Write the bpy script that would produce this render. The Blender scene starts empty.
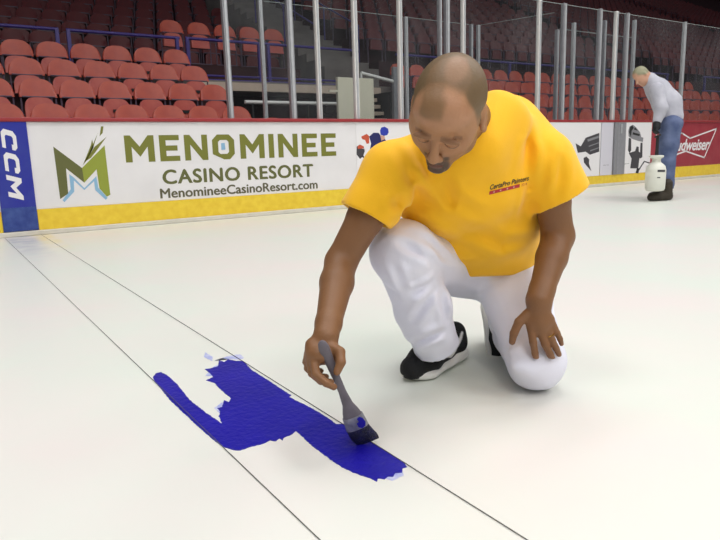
import bpy, bmesh, math, random
import numpy as np
from mathutils import Vector, Matrix
from mathutils.bvhtree import BVHTree
try:
    import openvdb as vdb
except ImportError:
    import pyopenvdb as vdb
random.seed(7); rng = np.random.default_rng(7)
SC = bpy.context.scene; COL = SC.collection
SC.cycles.transparent_max_bounces = 48
PI = math.pi

# ---------------------------------------------------------------- camera geometry
H = 0.68
c0 = np.array([360., 270.]); v1 = np.array([1336., 123.]); v2 = np.array([-72., 164.])
F = math.sqrt(-np.dot(v1-c0, v2-c0))
_r = lambda p: np.array([p[0]-c0[0], -(p[1]-c0[1]), -F])
RX = _r(v1)/np.linalg.norm(_r(v1)); RY = _r(v2)/np.linalg.norm(_r(v2)); RZ = np.cross(RX, RY)
R = np.array([RX, RY, RZ]); CAM = np.array([0, 0, H])
def P(px, py, d):                      # the place seen at a pixel, at a given distance in front of the lens
    return CAM + R @ _r((px, py))/F*d
def at(px, py, axis, val):             # ... or on a given world plane
    d = R @ _r((px, py)); return CAM + (val-CAM[axis])/d[axis]*d
def cdir(x, y, z):                     # camera-frame direction to world
    v = R @ np.array([x, y, z], float); return v/np.linalg.norm(v)
cam = bpy.data.cameras.new('camera'); cam.lens = F*36/720; cam.sensor_width = 36; cam.clip_end = 300
co = bpy.data.objects.new('camera', cam); COL.objects.link(co); SC.camera = co
M4 = Matrix([list(R[0])+[0], list(R[1])+[0], list(R[2])+[H], [0, 0, 0, 1]]); co.matrix_world = M4

# ---------------------------------------------------------------- objects
def tag(o, label=None, cat=None, group=None, kind=None):
    if label: o['label'] = label
    if cat: o['category'] = cat
    if group: o['group'] = group
    if kind: o['kind'] = kind
    return o
def empty(name, loc, label=None, cat=None, group=None):
    o = bpy.data.objects.new(name, None); o.empty_display_size = .1
    COL.objects.link(o); o.location = Vector(loc); return tag(o, label, cat, group)
def wmat(o):
    m = o.matrix_basis
    return wmat(o.parent) @ o.matrix_parent_inverse @ m if o.parent else m.copy()
def link(name, me, parent=None):
    o = bpy.data.objects.new(name, me); COL.objects.link(o)
    if parent is not None:
        o.parent = parent; o.matrix_parent_inverse = wmat(parent).inverted()
    return o
class MB:
    """collects shapes in world coordinates, builds ONE mesh object"""
    def __init__(s): s.v = []; s.f = []
    def add(s, vs, fs):
        n = len(s.v); s.v += [tuple(map(float, v)) for v in vs]; s.f += [tuple(i+n for i in f) for f in fs]; return s
    def box(s, lo, hi, T=None):
        (x0, y0, z0), (x1, y1, z1) = lo, hi
        v = [(x0,y0,z0),(x1,y0,z0),(x1,y1,z0),(x0,y1,z0),(x0,y0,z1),(x1,y0,z1),(x1,y1,z1),(x0,y1,z1)]
        if T is not None: v = [T @ Vector(p) for p in v]
        return s.add(v, [(0,3,2,1),(4,5,6,7),(0,1,5,4),(1,2,6,5),(2,3,7,6),(3,0,4,7)])
    def tube(s, pts, r, n=10, cap=True):
        pts = [Vector(p) for p in pts]; m = len(pts); rs = r if hasattr(r, '__len__') else [r]*m
        t0 = (pts[1]-pts[0]).normalized(); ref = Vector((0,0,1)) if abs(t0.z) < .9 else Vector((1,0,0))
        u = t0.cross(ref).normalized(); V = []; fs = []
        for i in range(m):
            t = (pts[min(i+1,m-1)]-pts[max(i-1,0)]).normalized(); u = (u-t*u.dot(t)).normalized(); w = t.cross(u)
            V += [pts[i]+(u*math.cos(2*PI*k/n)+w*math.sin(2*PI*k/n))*rs[i] for k in range(n)]
        for i in range(m-1):
            for k in range(n):
                a = i*n+k; b = i*n+(k+1)%n; fs.append((a, b, b+n, a+n))
        if cap: fs += [tuple(range(n))[::-1], tuple(range((m-1)*n, m*n))]
        return s.add(V, fs)
    def prism(s, outline, thick, M):
        """outline [(x,y)] in plane, extruded 0..thick along local z, M maps local to world"""
        n = len(outline)
        v = [M @ Vector((x, y, 0)) for x, y in outline]+[M @ Vector((x, y, thick)) for x, y in outline]
        fs = [tuple(range(n))[::-1], tuple(range(n, 2*n))]+[(i, (i+1)%n, (i+1)%n+n, i+n) for i in range(n)]
        return s.add(v, fs)
    def build(s, name, m, parent=None, smooth=False, bevel=0, seg=2, origin=None):
        me = bpy.data.meshes.new(name)
        off = Vector(origin) if origin is not None else Vector((0,0,0))
        me.from_pydata([Vector(v)-off for v in s.v], [], s.f)
        if m: me.materials.append(m)
        bm = bmesh.new(); bm.from_mesh(me)
        bmesh.ops.recalc_face_normals(bm, faces=bm.faces); bm.to_mesh(me); bm.free()
        if smooth: me.polygons.foreach_set('use_smooth', [True]*len(me.polygons))
        o = link(name, me, parent)
        if origin is not None: o.location = off
        if bevel:
            b = o.modifiers.new('bevel', 'BEVEL'); b.width = bevel; b.segments = seg; b.limit_method = 'ANGLE'; b.angle_limit = .6
        if smooth:
            me.set_sharp_from_angle(angle=.9)
        return o
def struct(o): o['kind'] = 'structure'; return o

# ---------------------------------------------------------------- materials
def lin(c):
    c = [x/255 for x in c]; return tuple((x/12.92 if x <= .04045 else ((x+.055)/1.055)**2.4) for x in c)+(1,)
def mat(name, rgb, rough=.5, var=0, scale=8, metal=0, bump=0, bscale=40, spec=.5, rgb2=None, coat=0, sss=0, detail=4, sheen=0):
    m = bpy.data.materials.new(name); m.use_nodes = True; nt = m.node_tree; b = nt.nodes['Principled BSDF']
    col = lin(rgb); b.inputs['Base Color'].default_value = col; b.inputs['Roughness'].default_value = rough
    b.inputs['Metallic'].default_value = metal; b.inputs['Specular IOR Level'].default_value = spec
    b.inputs['Coat Weight'].default_value = coat
    if sheen: b.inputs['Sheen Weight'].default_value = sheen
    if sss:
        b.inputs['Subsurface Weight'].default_value = sss; b.inputs['Subsurface Radius'].default_value = (.012, .005, .003)
        b.inputs['Subsurface Scale'].default_value = .6
    tc = nt.nodes.new('ShaderNodeTexCoord')
    if var or rgb2:
        n = nt.nodes.new('ShaderNodeTexNoise'); n.inputs['Scale'].default_value = scale; n.inputs['Detail'].default_value = detail
        nt.links.new(tc.outputs['Object'], n.inputs['Vector'])
        r = nt.nodes.new('ShaderNodeValToRGB'); r.color_ramp.elements[0].position = .32; r.color_ramp.elements[1].position = .68
        c2 = lin(rgb2) if rgb2 else tuple(min(1, x*(1+var)) for x in col[:3])+(1,)
        c1 = col if rgb2 else tuple(x*(1-var) for x in col[:3])+(1,)
        r.color_ramp.elements[0].color = c1; r.color_ramp.elements[1].color = c2
        nt.links.new(n.outputs['Fac'], r.inputs['Fac']); nt.links.new(r.outputs['Color'], b.inputs['Base Color'])
    if bump:
        n2 = nt.nodes.new('ShaderNodeTexNoise'); n2.inputs['Scale'].default_value = bscale; n2.inputs['Detail'].default_value = 6
        nt.links.new(tc.outputs['Object'], n2.inputs['Vector'])
        bp = nt.nodes.new('ShaderNodeBump'); bp.inputs['Strength'].default_value = bump; bp.inputs['Distance'].default_value = .01
        nt.links.new(n2.outputs['Fac'], bp.inputs['Height']); nt.links.new(bp.outputs['Normal'], b.inputs['Normal'])
    return m
def emis(name, rgb, k):
    m = mat(name, rgb); b = m.node_tree.nodes['Principled BSDF']
    b.inputs['Emission Color'].default_value = lin(rgb); b.inputs['Emission Strength'].default_value = k; return m
def glassmat():
    m = bpy.data.materials.new('rink glass'); m.use_nodes = True; nt = m.node_tree; nt.nodes.clear()
    o = nt.nodes.new('ShaderNodeOutputMaterial'); t = nt.nodes.new('ShaderNodeBsdfTransparent'); g = nt.nodes.new('ShaderNodeBsdfGlossy')
    d = nt.nodes.new('ShaderNodeBsdfDiffuse'); d.inputs['Color'].default_value = (.7,.72,.74,1)
    t.inputs['Color'].default_value = (.965,.975,.975,1); g.inputs['Roughness'].default_value = .03
    lw = nt.nodes.new('ShaderNodeLayerWeight'); lw.inputs['Blend'].default_value = .5
    pw = nt.nodes.new('ShaderNodeMath'); pw.operation = 'POWER'; pw.inputs[1].default_value = 4; nt.links.new(lw.outputs['Facing'], pw.inputs[0])
    fr = nt.nodes.new('ShaderNodeMath'); fr.operation = 'MULTIPLY_ADD'; fr.inputs[1].default_value = .5; fr.inputs[2].default_value = .015; nt.links.new(pw.outputs[0], fr.inputs[0])
    mx = nt.nodes.new('ShaderNodeMixShader'); m2 = nt.nodes.new('ShaderNodeMixShader')
    n = nt.nodes.new('ShaderNodeTexNoise'); n.inputs['Scale'].default_value = 1.3; tc = nt.nodes.new('ShaderNodeTexCoord')
    mr = nt.nodes.new('ShaderNodeMapRange'); mr.inputs['From Min'].default_value = .42; mr.inputs['From Max'].default_value = .75
    mr.inputs['To Min'].default_value = .003; mr.inputs['To Max'].default_value = .022
    nt.links.new(tc.outputs['Object'], n.inputs['Vector']); nt.links.new(n.outputs['Fac'], mr.inputs['Value'])
    nt.links.new(mr.outputs['Result'], m2.inputs['Fac'])
    nt.links.new(t.outputs[0], m2.inputs[1]); nt.links.new(d.outputs[0], m2.inputs[2])
    nt.links.new(fr.outputs[0], mx.inputs['Fac']); nt.links.new(m2.outputs[0], mx.inputs[1]); nt.links.new(g.outputs[0], mx.inputs[2])
    nt.links.new(mx.outputs[0], o.inputs['Surface']); return m

MT = dict(
    white=mat('white board plastic', (226,224,224), .35, .03, 3),
    yellow=mat('yellow kick plate', (236,205,60), .4, rgb2=(226,190,48), scale=14),
    kickwhite=mat('pale ledge', (208,203,190), .5, .06, 10),
    red=mat('red cap rail', (150,44,48), .4, .06, 6),
    redad=mat('red advertising sheet', (150,38,54), .35, rgb2=(160,58,66), scale=5),
    blue=mat('blue sheet', (36,44,150), .35, rgb2=(48,60,150), scale=6),
    blue2=mat('scuffed blue sheet', (34,56,130), .4, rgb2=(60,84,150), scale=12),
    olive=mat('olive ink', (116,118,42), .5), olive2=mat('dark olive ink', (96,98,50), .5), lime=mat('light olive ink', (142,152,52), .5),
    sky=mat('pale blue ink', (136,178,208), .5), ink=mat('grey brown ink', (92,88,62), .5), paper=mat('white sheet', (232,230,230), .3),
    steel=mat('brushed aluminium post', (190,192,194), .4, .05, 20, metal=.35), steel2=mat('grey aluminium post', (150,150,154), .4, .05, 20, metal=.3),
    steelw=mat('pale painted post', (224,222,218), .35), 
    glass=glassmat(), edge=mat('polished glass edge', (150,158,156), .3),
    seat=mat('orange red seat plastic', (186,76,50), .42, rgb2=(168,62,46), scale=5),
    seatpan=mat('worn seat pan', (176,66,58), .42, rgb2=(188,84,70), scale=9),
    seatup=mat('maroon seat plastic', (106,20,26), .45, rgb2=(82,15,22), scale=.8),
    frame=mat('seat frame', (88,72,88), .45), purple=mat('purple painted rail', (66,52,128), .4, .08, 8),
    conc=mat('bare concrete', (122,116,112), .85, .12, 2.2, bump=.2, bscale=20), concd=mat('dark maroon concrete', (58,34,37), .85, .2, 1.3),  # one even dark maroon tone for terraces and ground
    beige=mat('beige painted steel', (196,178,160), .5, .05, 5), cream=mat('cream panel', (226,220,198), .45, .02, 5),
    dark=mat('black rubber', (22,22,24), .6), black=mat('black ink', (24,24,26), .5), grey=mat('grey ink', (132,132,136), .5),
    dgrey=mat('dark grey ink', (64,62,66), .5), orange=mat('orange ink', (196,84,56), .5), navy=mat('navy ink', (30,34,92), .5),
    royal=mat('royal blue ink', (40,56,168), .5), pink=mat('skin tone ink', (206,160,140), .5), redink=mat('red ink', (176,34,40), .5),
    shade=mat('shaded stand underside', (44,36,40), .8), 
    paintblue=mat('wet blue paint', (20,14,142), .34, rgb2=(27,19,156), scale=7, bump=.25, bscale=60),
    line=mat('black string', (92,90,86), .8),
)

# ================================================================ ICE AND RINK BOARDS
D = 6.6
def icemat():
    m = mat('white painted ice', (232,232,228), .38, spec=.35); nt = m.node_tree; b = nt.nodes['Principled BSDF']
    tc = nt.nodes.new('ShaderNodeTexCoord')
    n = nt.nodes.new('ShaderNodeTexNoise'); n.inputs['Scale'].default_value = .9; n.inputs['Detail'].default_value = 5; n.inputs['Roughness'].default_value = .6
    nt.links.new(tc.outputs['Object'], n.inputs['Vector'])
    r = nt.nodes.new('ShaderNodeValToRGB'); e = r.color_ramp.elements
    e[0].position = .35; e[0].color = lin((216,222,212)); e[1].position = .65; e[1].color = lin((224,217,212))
    nt.links.new(n.outputs['Fac'], r.inputs['Fac'])
    # stains left by last season's line: blue-grey smear and a yellow smear near the boards
    last = r.outputs['Color']
    sep = nt.nodes.new('ShaderNodeSeparateXYZ'); nt.links.new(tc.outputs['Object'], sep.inputs[0])
    n3 = nt.nodes.new('ShaderNodeTexNoise'); n3.inputs['Scale'].default_value = 5; n3.inputs['Detail'].default_value = 6
    nt.links.new(tc.outputs['Object'], n3.inputs['Vector'])
    def rng_(src, a, b_):
        k = nt.nodes.new('ShaderNodeMapRange'); k.inputs['From Min'].default_value = a; k.inputs['From Max'].default_value = b_; k.interpolation_type = 'SMOOTHSTEP'
        nt.links.new(src, k.inputs['Value']); return k.outputs['Result']
    def mul(a, b_):
        k = nt.nodes.new('ShaderNodeMath'); k.operation = 'MULTIPLY'; nt.links.new(a, k.inputs[0])
        if isinstance(b_, float): k.inputs[1].default_value = b_
        else: nt.links.new(b_, k.inputs[1])
        return k.outputs[0]
    for (xa, xb, xc, xd, ya, yb, colr, amt) in [(.46,.53,.66,.76, 4.6,6.4,(150,158,178),.55), (.68,.76,.84,.90, 5.0,6.6,(226,206,130),.6)]:
        f = mul(mul(mul(rng_(sep.outputs['X'], xa, xb), rng_(sep.outputs['X'], xd, xc)), rng_(sep.outputs['Y'], ya, yb)), rng_(n3.outputs['Fac'], .3, .62))
        f = mul(f, amt)
        mx = nt.nodes.new('ShaderNodeMix'); mx.data_type = 'RGBA'; nt.links.new(f, mx.inputs['Factor']); nt.links.new(last, mx.inputs['A'])
        mx.inputs['B'].default_value = lin(colr); last = mx.outputs['Result']
    nt.links.new(last, b.inputs['Base Color'])
    n2 = nt.nodes.new('ShaderNodeTexNoise'); n2.inputs['Scale'].default_value = 3; n2.inputs['Detail'].default_value = 3
    nt.links.new(tc.outputs['Object'], n2.inputs['Vector'])
    bp = nt.nodes.new('ShaderNodeBump'); bp.inputs['Strength'].default_value = .06; bp.inputs['Distance'].default_value = .02
    nt.links.new(n2.outputs['Fac'], bp.inputs['Height']); nt.links.new(bp.outputs['Normal'], b.inputs['Normal'])
    return m
XL, XR = -7, 19
struct(MB().add([(XL-6,-9,0),(XR+12,-9,0),(XR+12,D+.02,0),(XL-6,D+.02,0)], [(0,1,2,3)]).build('floor', icemat()))
struct(MB().add([(XL-6,D+.02,-.02),(90,D+.02,-.02),(90,60,-.02),(XL-6,60,-.02)], [(0,1,2,3)]).build('floor_concourse', MT['concd']))
struct(MB().box((XL,D,0),(XR,D+.10,1.03)).build('wall_rink', MT['white']))
struct(MB().box((XL,D-.035,0),(XR,D-.0005,.045)).build('baseboard_ledge', MT['kickwhite'], bevel=.008))
zy = .236
SA = at(4,234,1,D)[0]; SB = at(39,231,1,D)[0]
struct(MB().box((XL,D-.016,.045),(SA-.002,D-.0005,zy)).box((SB+.002,D-.016,.045),(XR,D-.0005,zy)).build('baseboard_rink', MT['yellow'], bevel=.003))
struct(MB().box((XL,D-.03,1.0305),(XR,D+.13,1.068)).build('trim_1', MT['red'], bevel=.008))

# --- advertising sheets
def on_wall(pts, y):       # pixels -> (X,z) on the board plane
    out = []
    for p in pts:
        q = at(p[0], p[1], 1, y); out.append((q[0], q[2]))
    return out
def WM(y): return Matrix(((1,0,0,0),(0,0,-1,y),(0,1,0,0),(0,0,0,1)))   # local x,y,z -> X, z, -Y
def plate(name, outlines, m, parent, y, thick=.0015):
    b = MB()
    for o in outlines: b.prism(o, thick, WM(y))
    return b.build(name, m, parent)
def text_geo(body, offset=0., shear=0., spacing=1.):
    cu = bpy.data.curves.new('t', 'FONT'); cu.body = body; cu.size = 1; cu.offset = offset; cu.shear = shear; cu.space_character = spacing; cu.resolution_u = 4
    o = bpy.data.objects.new('t', cu); COL.objects.link(o); bpy.context.view_layer.update()
    me = bpy.data.meshes.new_from_object(o.evaluated_get(bpy.context.evaluated_depsgraph_get()))
    v = np.array([w.co[:2] for w in me.vertices]); f = [tuple(p.vertices) for p in me.polygons]
    bpy.data.objects.remove(o); bpy.data.curves.remove(cu); bpy.data.meshes.remove(me)
    v -= v.min(0); v /= v.max(0); return v, f
W_ = .25
GL = {'M': (1.1, [[(0,0),(W_,0),(W_,.58),(.55,.2),(.85,.58),(.85,0),(1.1,0),(1.1,1),(.88,1),(.55,.58),(.22,1),(0,1)]]),
 'E': (.78, [[(0,0),(.78,0),(.78,.2),(W_,.2),(W_,.4),(.7,.4),(.7,.6),(W_,.6),(W_,.8),(.78,.8),(.78,1),(0,1)]]),
 'N': (.95, [[(0,0),(.24,0),(.24,.62),(.72,0),(.95,0),(.95,1),(.71,1),(.71,.38),(.23,1),(0,1)]]),
 'I': (.25, [[(0,0),(.25,0),(.25,1),(0,1)]]),
 'O': (1.0, [[(.475,0),(.73,0),(.95,.22),(.95,.78),(.73,1),(.475,1),(.475,.78),(.62,.78),(.70,.70),(.70,.30),(.62,.22),(.475,.22)], [(.475,0),(.475,.22),(.33,.22),(.25,.30),(.25,.70),(.33,.78),(.475,.78),(.475,1),(.22,1),(0,.78),(0,.22)]]),
 'C': (.95, [[(.95,0),(.95,.24),(.36,.24),(.27,.32),(.27,.68),(.36,.76),(.68,.76),(.68,.64),(.95,.64),(.95,.84),(.78,1),(.2,1),(0,.8),(0,.2),(.2,0)]])}
def glyph_geo(body, shear=0):
    v = []; f = []; x = 0
    for ch in body:
        w, pl = GL[ch]
        for p in pl: n = len(v); v += [(x+a+b*shear, b) for a, b in p]; f.append(tuple(range(n, n+len(p))))
        x += w+.2
    v = np.array(v); v -= v.min(0); v /= v.max(0); return v, f
def wall_text(name, body, x0, x1, z0, z1, y, m, parent, rot=0, glyph=0, bold=0, **k):
    v, f = glyph_geo(body, **k) if glyph else text_geo(body, **k)
    if rot: v = np.stack([v[:,1], 1-v[:,0]], 1)       # reads downwards
    vs = [(x0+a*(x1-x0), y, z0+b*(z1-z0)) for a, b in v]
    b = MB().add(vs, f)
    for dx, dz in ((bold,0),(bold/2,bold*.6)) if bold else (): b.add([(q[0]+dx, y-.0003*dx/bold, q[2]+dz) for q in vs], f)
    o = b.build(name, m, parent); 
    s = o.modifiers.new('thick', 'SOLIDIFY'); s.thickness = .001; s.offset = 0
    return o
def sheet(name, x0, x1, z0, z1, m, label, y0=D-.0005, thick=.004):
    e = empty(name, ((x0+x1)/2, y0, z0), label, 'sign')
    MB().box((x0, y0-thick, z0), (x1, y0, z1)).build('panel', m, e)
    return e, y0-thick
# blue strip with white letters
bs, by = sheet('advertising_panel', SA, SB, .05, 1.029, MT['blue'], 'narrow blue vertical strip on the boards reading CCM', thick=.020)
MB().box((SA+.001, by-.002, .052), (SB-.001, by-.0002, zy+.03)).build('scuffed_band', MT['blue2'], bs)
wall_text('lettering', 'CCM', SA+.075, SB-.095, .33, .97, by-.001, MT['paper'], bs, rot=1, glyph=1, shear=.22)
# casino sheet
xs = at(356,150,1,D)[0]
cs, cy = sheet('advertising_panel', SB+.002, xs, zy+.002, 1.029, MT['white'], 'long white casino advertisement with olive lettering on the boards')
def box_of(p, q): a = at(*p, 1, cy); b = at(*q, 1, cy); return a[0], b[0], a[2], b[2]
x0,x1,_,z1 = box_of((123.5,135), (335.5,134)); z0 = at(220,159.5,1,cy)[2]; z1 = at(220,134.5,1,cy)[2]
wall_text('lettering', 'MENOMINEE', x0, x1, z0, z1, cy-.001, MT['olive'], cs, glyph=1)
x0 = at(163,185,1,cy)[0]; x1 = at(312,165,1,cy)[0]; z1 = at(250,167,1,cy)[2]; z0 = at(250,180,1,cy)[2]
wall_text('lettering', 'CASINO RESORT', x0, x1, z0, z1, cy-.001, MT['olive2'], cs, spacing=1.08, bold=.014)
x0 = at(160,193,1,cy)[0]; x1 = at(317,185,1,cy)[0]; z1 = at(240,184.5,1,cy)[2]; z0 = at(240,193.5,1,cy)[2]
wall_text('lettering', 'MenomineeCasinoResort.com', x0, x1, z0, z1, cy-.001, MT['ink'], cs, bold=.008)
plate('blue_dot', [on_wall([(221,143.2),(224.6,142.8),(225.4,149.5),(221.4,150)], cy)], MT['sky'], cs, cy-.0005, .003)
k = 90/463.
lg = lambda pts: [(40+x*k, 110+y*k) for x, y in pts]
plate('emblem_left_half', [on_wall(lg([(68,188),(216,298),(228,374),(134,300),(145,430),(104,458)]), cy)], MT['olive2'], cs, cy, .0015)
plate('emblem_right_half', [on_wall(lg([(216,298),(332,182),(362,436),(344,446),(306,404),(291,305),(228,374)]), cy)], MT['lime'], cs, cy, .0015)
plate('emblem_outline', [on_wall(lg([(150,330),(172,345),(228,402),(290,340),(300,400),(348,452),(338,462),(284,412),(278,366),(228,412),(174,362),(176,420),(126,474),(116,464),(158,408)]), cy)], MT['sky'], cs, cy, .0015)
plate('emblem_grass', [on_wall(lg(q), cy) for q in [[(218,286),(250,230),(296,120),(272,200),(238,262)], [(222,280),(262,180),(268,150),(276,190),(250,240)],
    [(236,262),(280,190),(342,138),(290,210),(262,246)], [(306,136),(314,84),(326,84),(322,118)]]], MT['olive'], cs, cy, .0015)
# hockey player advertisement
hs, hy = sheet('advertising_panel', xs+.004, 6.6, zy+.002, 1.029, MT['paper'], 'white advertisement on the boards with a blue and orange hockey skater')
q = 80/720.
hp = lambda pts: on_wall([(340+x*q, 110+y*q) for x, y in pts], hy)
plate('helmet', [hp([(360,185),(372,158),(402,150),(432,168),(438,200),(425,225),(395,232),(365,222)])], MT['royal'], hs, hy)
plate('jersey', [hp([(262,240),(300,205),(345,205),(370,235),(400,260),(470,330),(485,410),(430,450),(370,430),(300,360),(262,400),(280,300)])], MT['navy'], hs, hy)
for q_ in ([(400,441),(486,412),(530,480),(500,530),(540,610),(500,622),(440,540)], [(492,400),(560,420),(640,470),(660,540),(625,548),(590,500),(530,470)]): plate('leg', [hp(q_)], MT['royal'], hs, hy)
plate('shoulder_stripe', [hp([(190,240),(240,215),(262,235),(262,300),(240,305),(226,270),(200,262)])], MT['orange'], hs, hy)
plate('sleeve', [hp([(188,262),(222,272),(236,310),(216,350),(176,345),(180,300)])], MT['paper'], hs, hy-.001)
plate('glove', [hp([(150,330),(180,310),(215,330),(222,370),(205,420),(180,440),(150,400)])], MT['dgrey'], hs, hy)
plate('glove_cuff', [hp([(158,325),(180,312),(212,326),(216,345),(160,350)])], MT['orange'], hs, hy-.0016)
plate('hockey_stick', [hp([(196,415),(206,408),(330,540),(315,560)])], MT['dgrey'], hs, hy)
plate('face', [hp([(362,228),(398,232),(405,262),(372,276)])], MT['pink'], hs, hy-.0016)

# right-hand sheets
q2 = 100/720.
rp = lambda pts, y: on_wall([(560+x*q2, 110+y*q2) for x, y in pts], y)
e1, ey = sheet('advertising_panel', 6.62, at(599,150,1,D)[0], .18, 1.029, MT['paper'], 'white advertisement with a striped black and white sleeve on the boards', y0=D-.017)
plate('striped_sleeve', [rp([(112,240),(150,262),(185,200),(282,165),(282,300),(215,322),(185,300),(128,308)], ey)], MT['dgrey'], e1, ey)
plate('sleeve_stripe', [rp([(196,212),(280,184),(280,200),(200,228)], ey), rp([(205,258),(280,232),(280,238),(208,265)], ey), rp([(215,290),(280,268),(280,274),(218,298)], ey)], MT['grey'], e1, ey-.0016)
plate('figure', [rp([(170,345),(190,335),(210,355),(208,385),(225,440),(190,400),(172,378)], ey)], MT['dgrey'], e1, ey)
e2, ey = sheet('advertising_panel', at(599.6,150,1,D)[0], at(611.5,150,1,D)[0], .18, 1.029, mat('pale grey sheet', (208,206,214), .35), 'plain pale grey board panel left of the gate', y0=D-.017)
wall_text('small_print', 'game day', *[at(603.5,162,1,ey)[0], at(609,162,1,ey)[0]], .335, .352, ey-.001, MT['dgrey'], e2)
e3 = empty('rink_gate', (at(617,170,1,D)[0], D-.02, .18), 'grey metal gate in the boards between the white panels', 'gate')
gx0 = at(611.8,150,1,D)[0]; gx1 = at(623.5,150,1,D)[0]
MB().box((gx0, D-.035, .18), (gx1, D-.017, 1.028)).build('gate_panel', MT['steel2'], e3, bevel=.004)
MB().box((gx0, D-.05, .18), (gx0+.09, D-.0355, 1.028)).build('gate_stile', MT['grey'], e3, bevel=.004)
MB().box((gx0+.17, D-.045, .85), (gx0+.2, D-.0355, 1.0)).build('latch', MT['steel'], e3, bevel=.003)
px1 = at(649.5,150,1,D)[0]
e4, ey = sheet('advertising_panel', gx1+.005, px1, .18, 1.029, MT['paper'], 'white poster of a cheering figure holding a keg overhead', y0=D-.017)
plate('held_keg', [rp([(492,150),(500,120),(525,106),(548,125),(575,160),(585,195),(600,200),(596,230),(560,222),(520,208),(494,190)], ey)], MT['grey'], e4, ey)
plate('keg_band', [rp([(496,160),(505,118),(520,110),(530,130),(515,150),(510,195)], ey), rp([(525,160),(575,175),(570,188),(522,176)], ey), rp([(540,125),(560,150),(530,140)], ey)], MT['black'], e4, ey-.0016)
plate('raised_arm', [rp([(495,200),(512,205),(512,290),(500,310),(490,290)], ey)], MT['dgrey'], e4, ey); plate('raised_arm', [rp([(580,235),(594,235),(592,340),(575,350),(576,300)], ey)], MT['dgrey'], e4, ey)
plate('figure', [rp([(495,310),(540,296),(552,262),(566,266),(566,298),(590,320),(570,350),(562,420),(505,420),(515,350)], ey)], MT['dgrey'], e4, ey-.0016)
wall_text('small_print', 'game', at(624.5,162,1,ey)[0], at(629,162,1,ey)[0], .335, .35, ey-.001, MT['dgrey'], e4)
e5, ey = sheet('advertising_panel', px1+.005, XR, zy+.002, 1.029, MT['redad'], 'red advertisement with a white bow tie outline reading Budweiser')
q3 = 60/540.
bp_ = lambda pts: [(660+x*q3, 110+y*q3) for x, y in pts]
def stroke(pts, w, y):
    pts = on_wall(bp_(pts), y); out = []
    for (a, b), (c, d) in zip(pts[:-1], pts[1:]):
        L = math.hypot(c-a, d-b); nx, ny = -(d-b)/L*w, (c-a)/L*w; ex, ez = (c-a)/L*w, (d-b)/L*w
        out.append([(a+nx-ex, b+ny-ez), (a-nx-ex, b-ny-ez), (c-nx+ex, d-ny+ez), (c+nx+ex, d+ny+ez)])
    return out
plate('bow_tie_outline', stroke([(270,255),(508,168),(398,428),(232,370),(40,440),(-40,200),(-30,160),(130,190),(200,210),(270,255)], .013, ey), MT['paper'], e5, ey)
wall_text('lettering', 'Budweiser', at(671,150,1,ey)[0], at(709.5,145,1,ey)[0], at(695,150.5,1,ey)[2], at(700,138.5,1,ey)[2], ey-.001, MT['paper'], e5, offset=.02, shear=.3, spacing=.95)

# seams between boards
for i, px in enumerate((361, 447)):
    X = at(px, 150, 1, D)[0]
# marking strings on the ice
for (pa, pb, lab) in [((5,238.3),(320.3,540),'thin dark string on the ice along the left edge of the blue paint'),
                      ((41,234.5),(527.7,540),'thin dark string on the ice along the edge nearer the kneeling man')]:
    a = at(*pa,2,.002); b = at(*pb,2,.002); d = (b-a)/np.linalg.norm(b-a); a = Vector((*a[:2], .002)); b = Vector(b+d*1.6)
    a.y = D-.04
    pts = [a.lerp(b, t) for t in np.linspace(0,1,12)]
    tag(MB().tube(pts, .0010, 6).build('marking_string', MT['line'], origin=pts[0]), lab, 'string')

# ================================================================ STANDS
def terrace(name, x0, x1, rows, z_under=-.02):
    b = MB()
    for (ya, yb, z) in rows: b.box((x0, ya, z_under), (x1, yb, z))
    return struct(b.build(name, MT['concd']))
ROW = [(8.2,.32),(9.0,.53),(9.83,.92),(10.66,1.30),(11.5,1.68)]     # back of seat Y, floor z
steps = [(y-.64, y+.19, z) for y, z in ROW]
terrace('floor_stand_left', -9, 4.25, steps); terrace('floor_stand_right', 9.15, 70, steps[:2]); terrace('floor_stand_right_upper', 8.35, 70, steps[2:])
Fp = lambda y: 2.33+.475*(y-12.5)
deck = 2.06
struct(MB().box((-9,11.7,1.9),(75,13.05,deck)).build('floor_walkway', MT['conc']))
struct(MB().box((-9,12.9,-.02),(7.3,14.6,deck)).build('floor_landing', MT['concd']))
upL = [(15.0+.8*j-.6, 15.0+.8*j+.2, 2.45+.38*j) for j in range(24)]
terrace('floor_stand_upper_left', -9, 7.6, upL, 1.5)
upR = [(13.45+.8*j-.6, 13.45+.8*j+.2, Fp(13.45+.8*j)) for j in range(46)]
def terr2(name, x0, x1, rows, m):
    b = MB()
    for (ya, yb, z) in rows: b.box((x0, ya, z-1.2), (x1, yb, z))
    return struct(b.build(name, m))
AIS = [(7.7, 9.2), (20.6, 22.4), (38.2, 41.5)]
SECT = [(9.2, 20.6), (22.4, 38.2), (41.5, 55.0)]
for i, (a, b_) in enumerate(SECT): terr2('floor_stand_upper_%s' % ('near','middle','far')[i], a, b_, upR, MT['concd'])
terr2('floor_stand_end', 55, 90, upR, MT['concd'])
for i, (a, b_) in enumerate(AIS):
    b = MB()
    for (ya, yb, z) in upR: b.box((a, ya, z-1.2), (b_, ya+.4, z-.19)); b.box((a, ya+.4, z-1.2), (b_, yb, z))
    struct(b.build('floor_aisle_%s' % ('near','middle','far')[i], MT['conc']))
# fascia below the walkway and the dark passage behind the boards
struct(MB().box((4.25,11.6,1.87),(8.35,11.695,2.02)).build('trim_fascia', MT['beige']))
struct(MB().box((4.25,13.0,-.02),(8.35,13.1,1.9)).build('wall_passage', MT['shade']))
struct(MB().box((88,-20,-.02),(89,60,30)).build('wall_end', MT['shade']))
struct(MB().box((-10,50,-.02),(90,51,32)).build('wall_back', MT['shade']))

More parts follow.
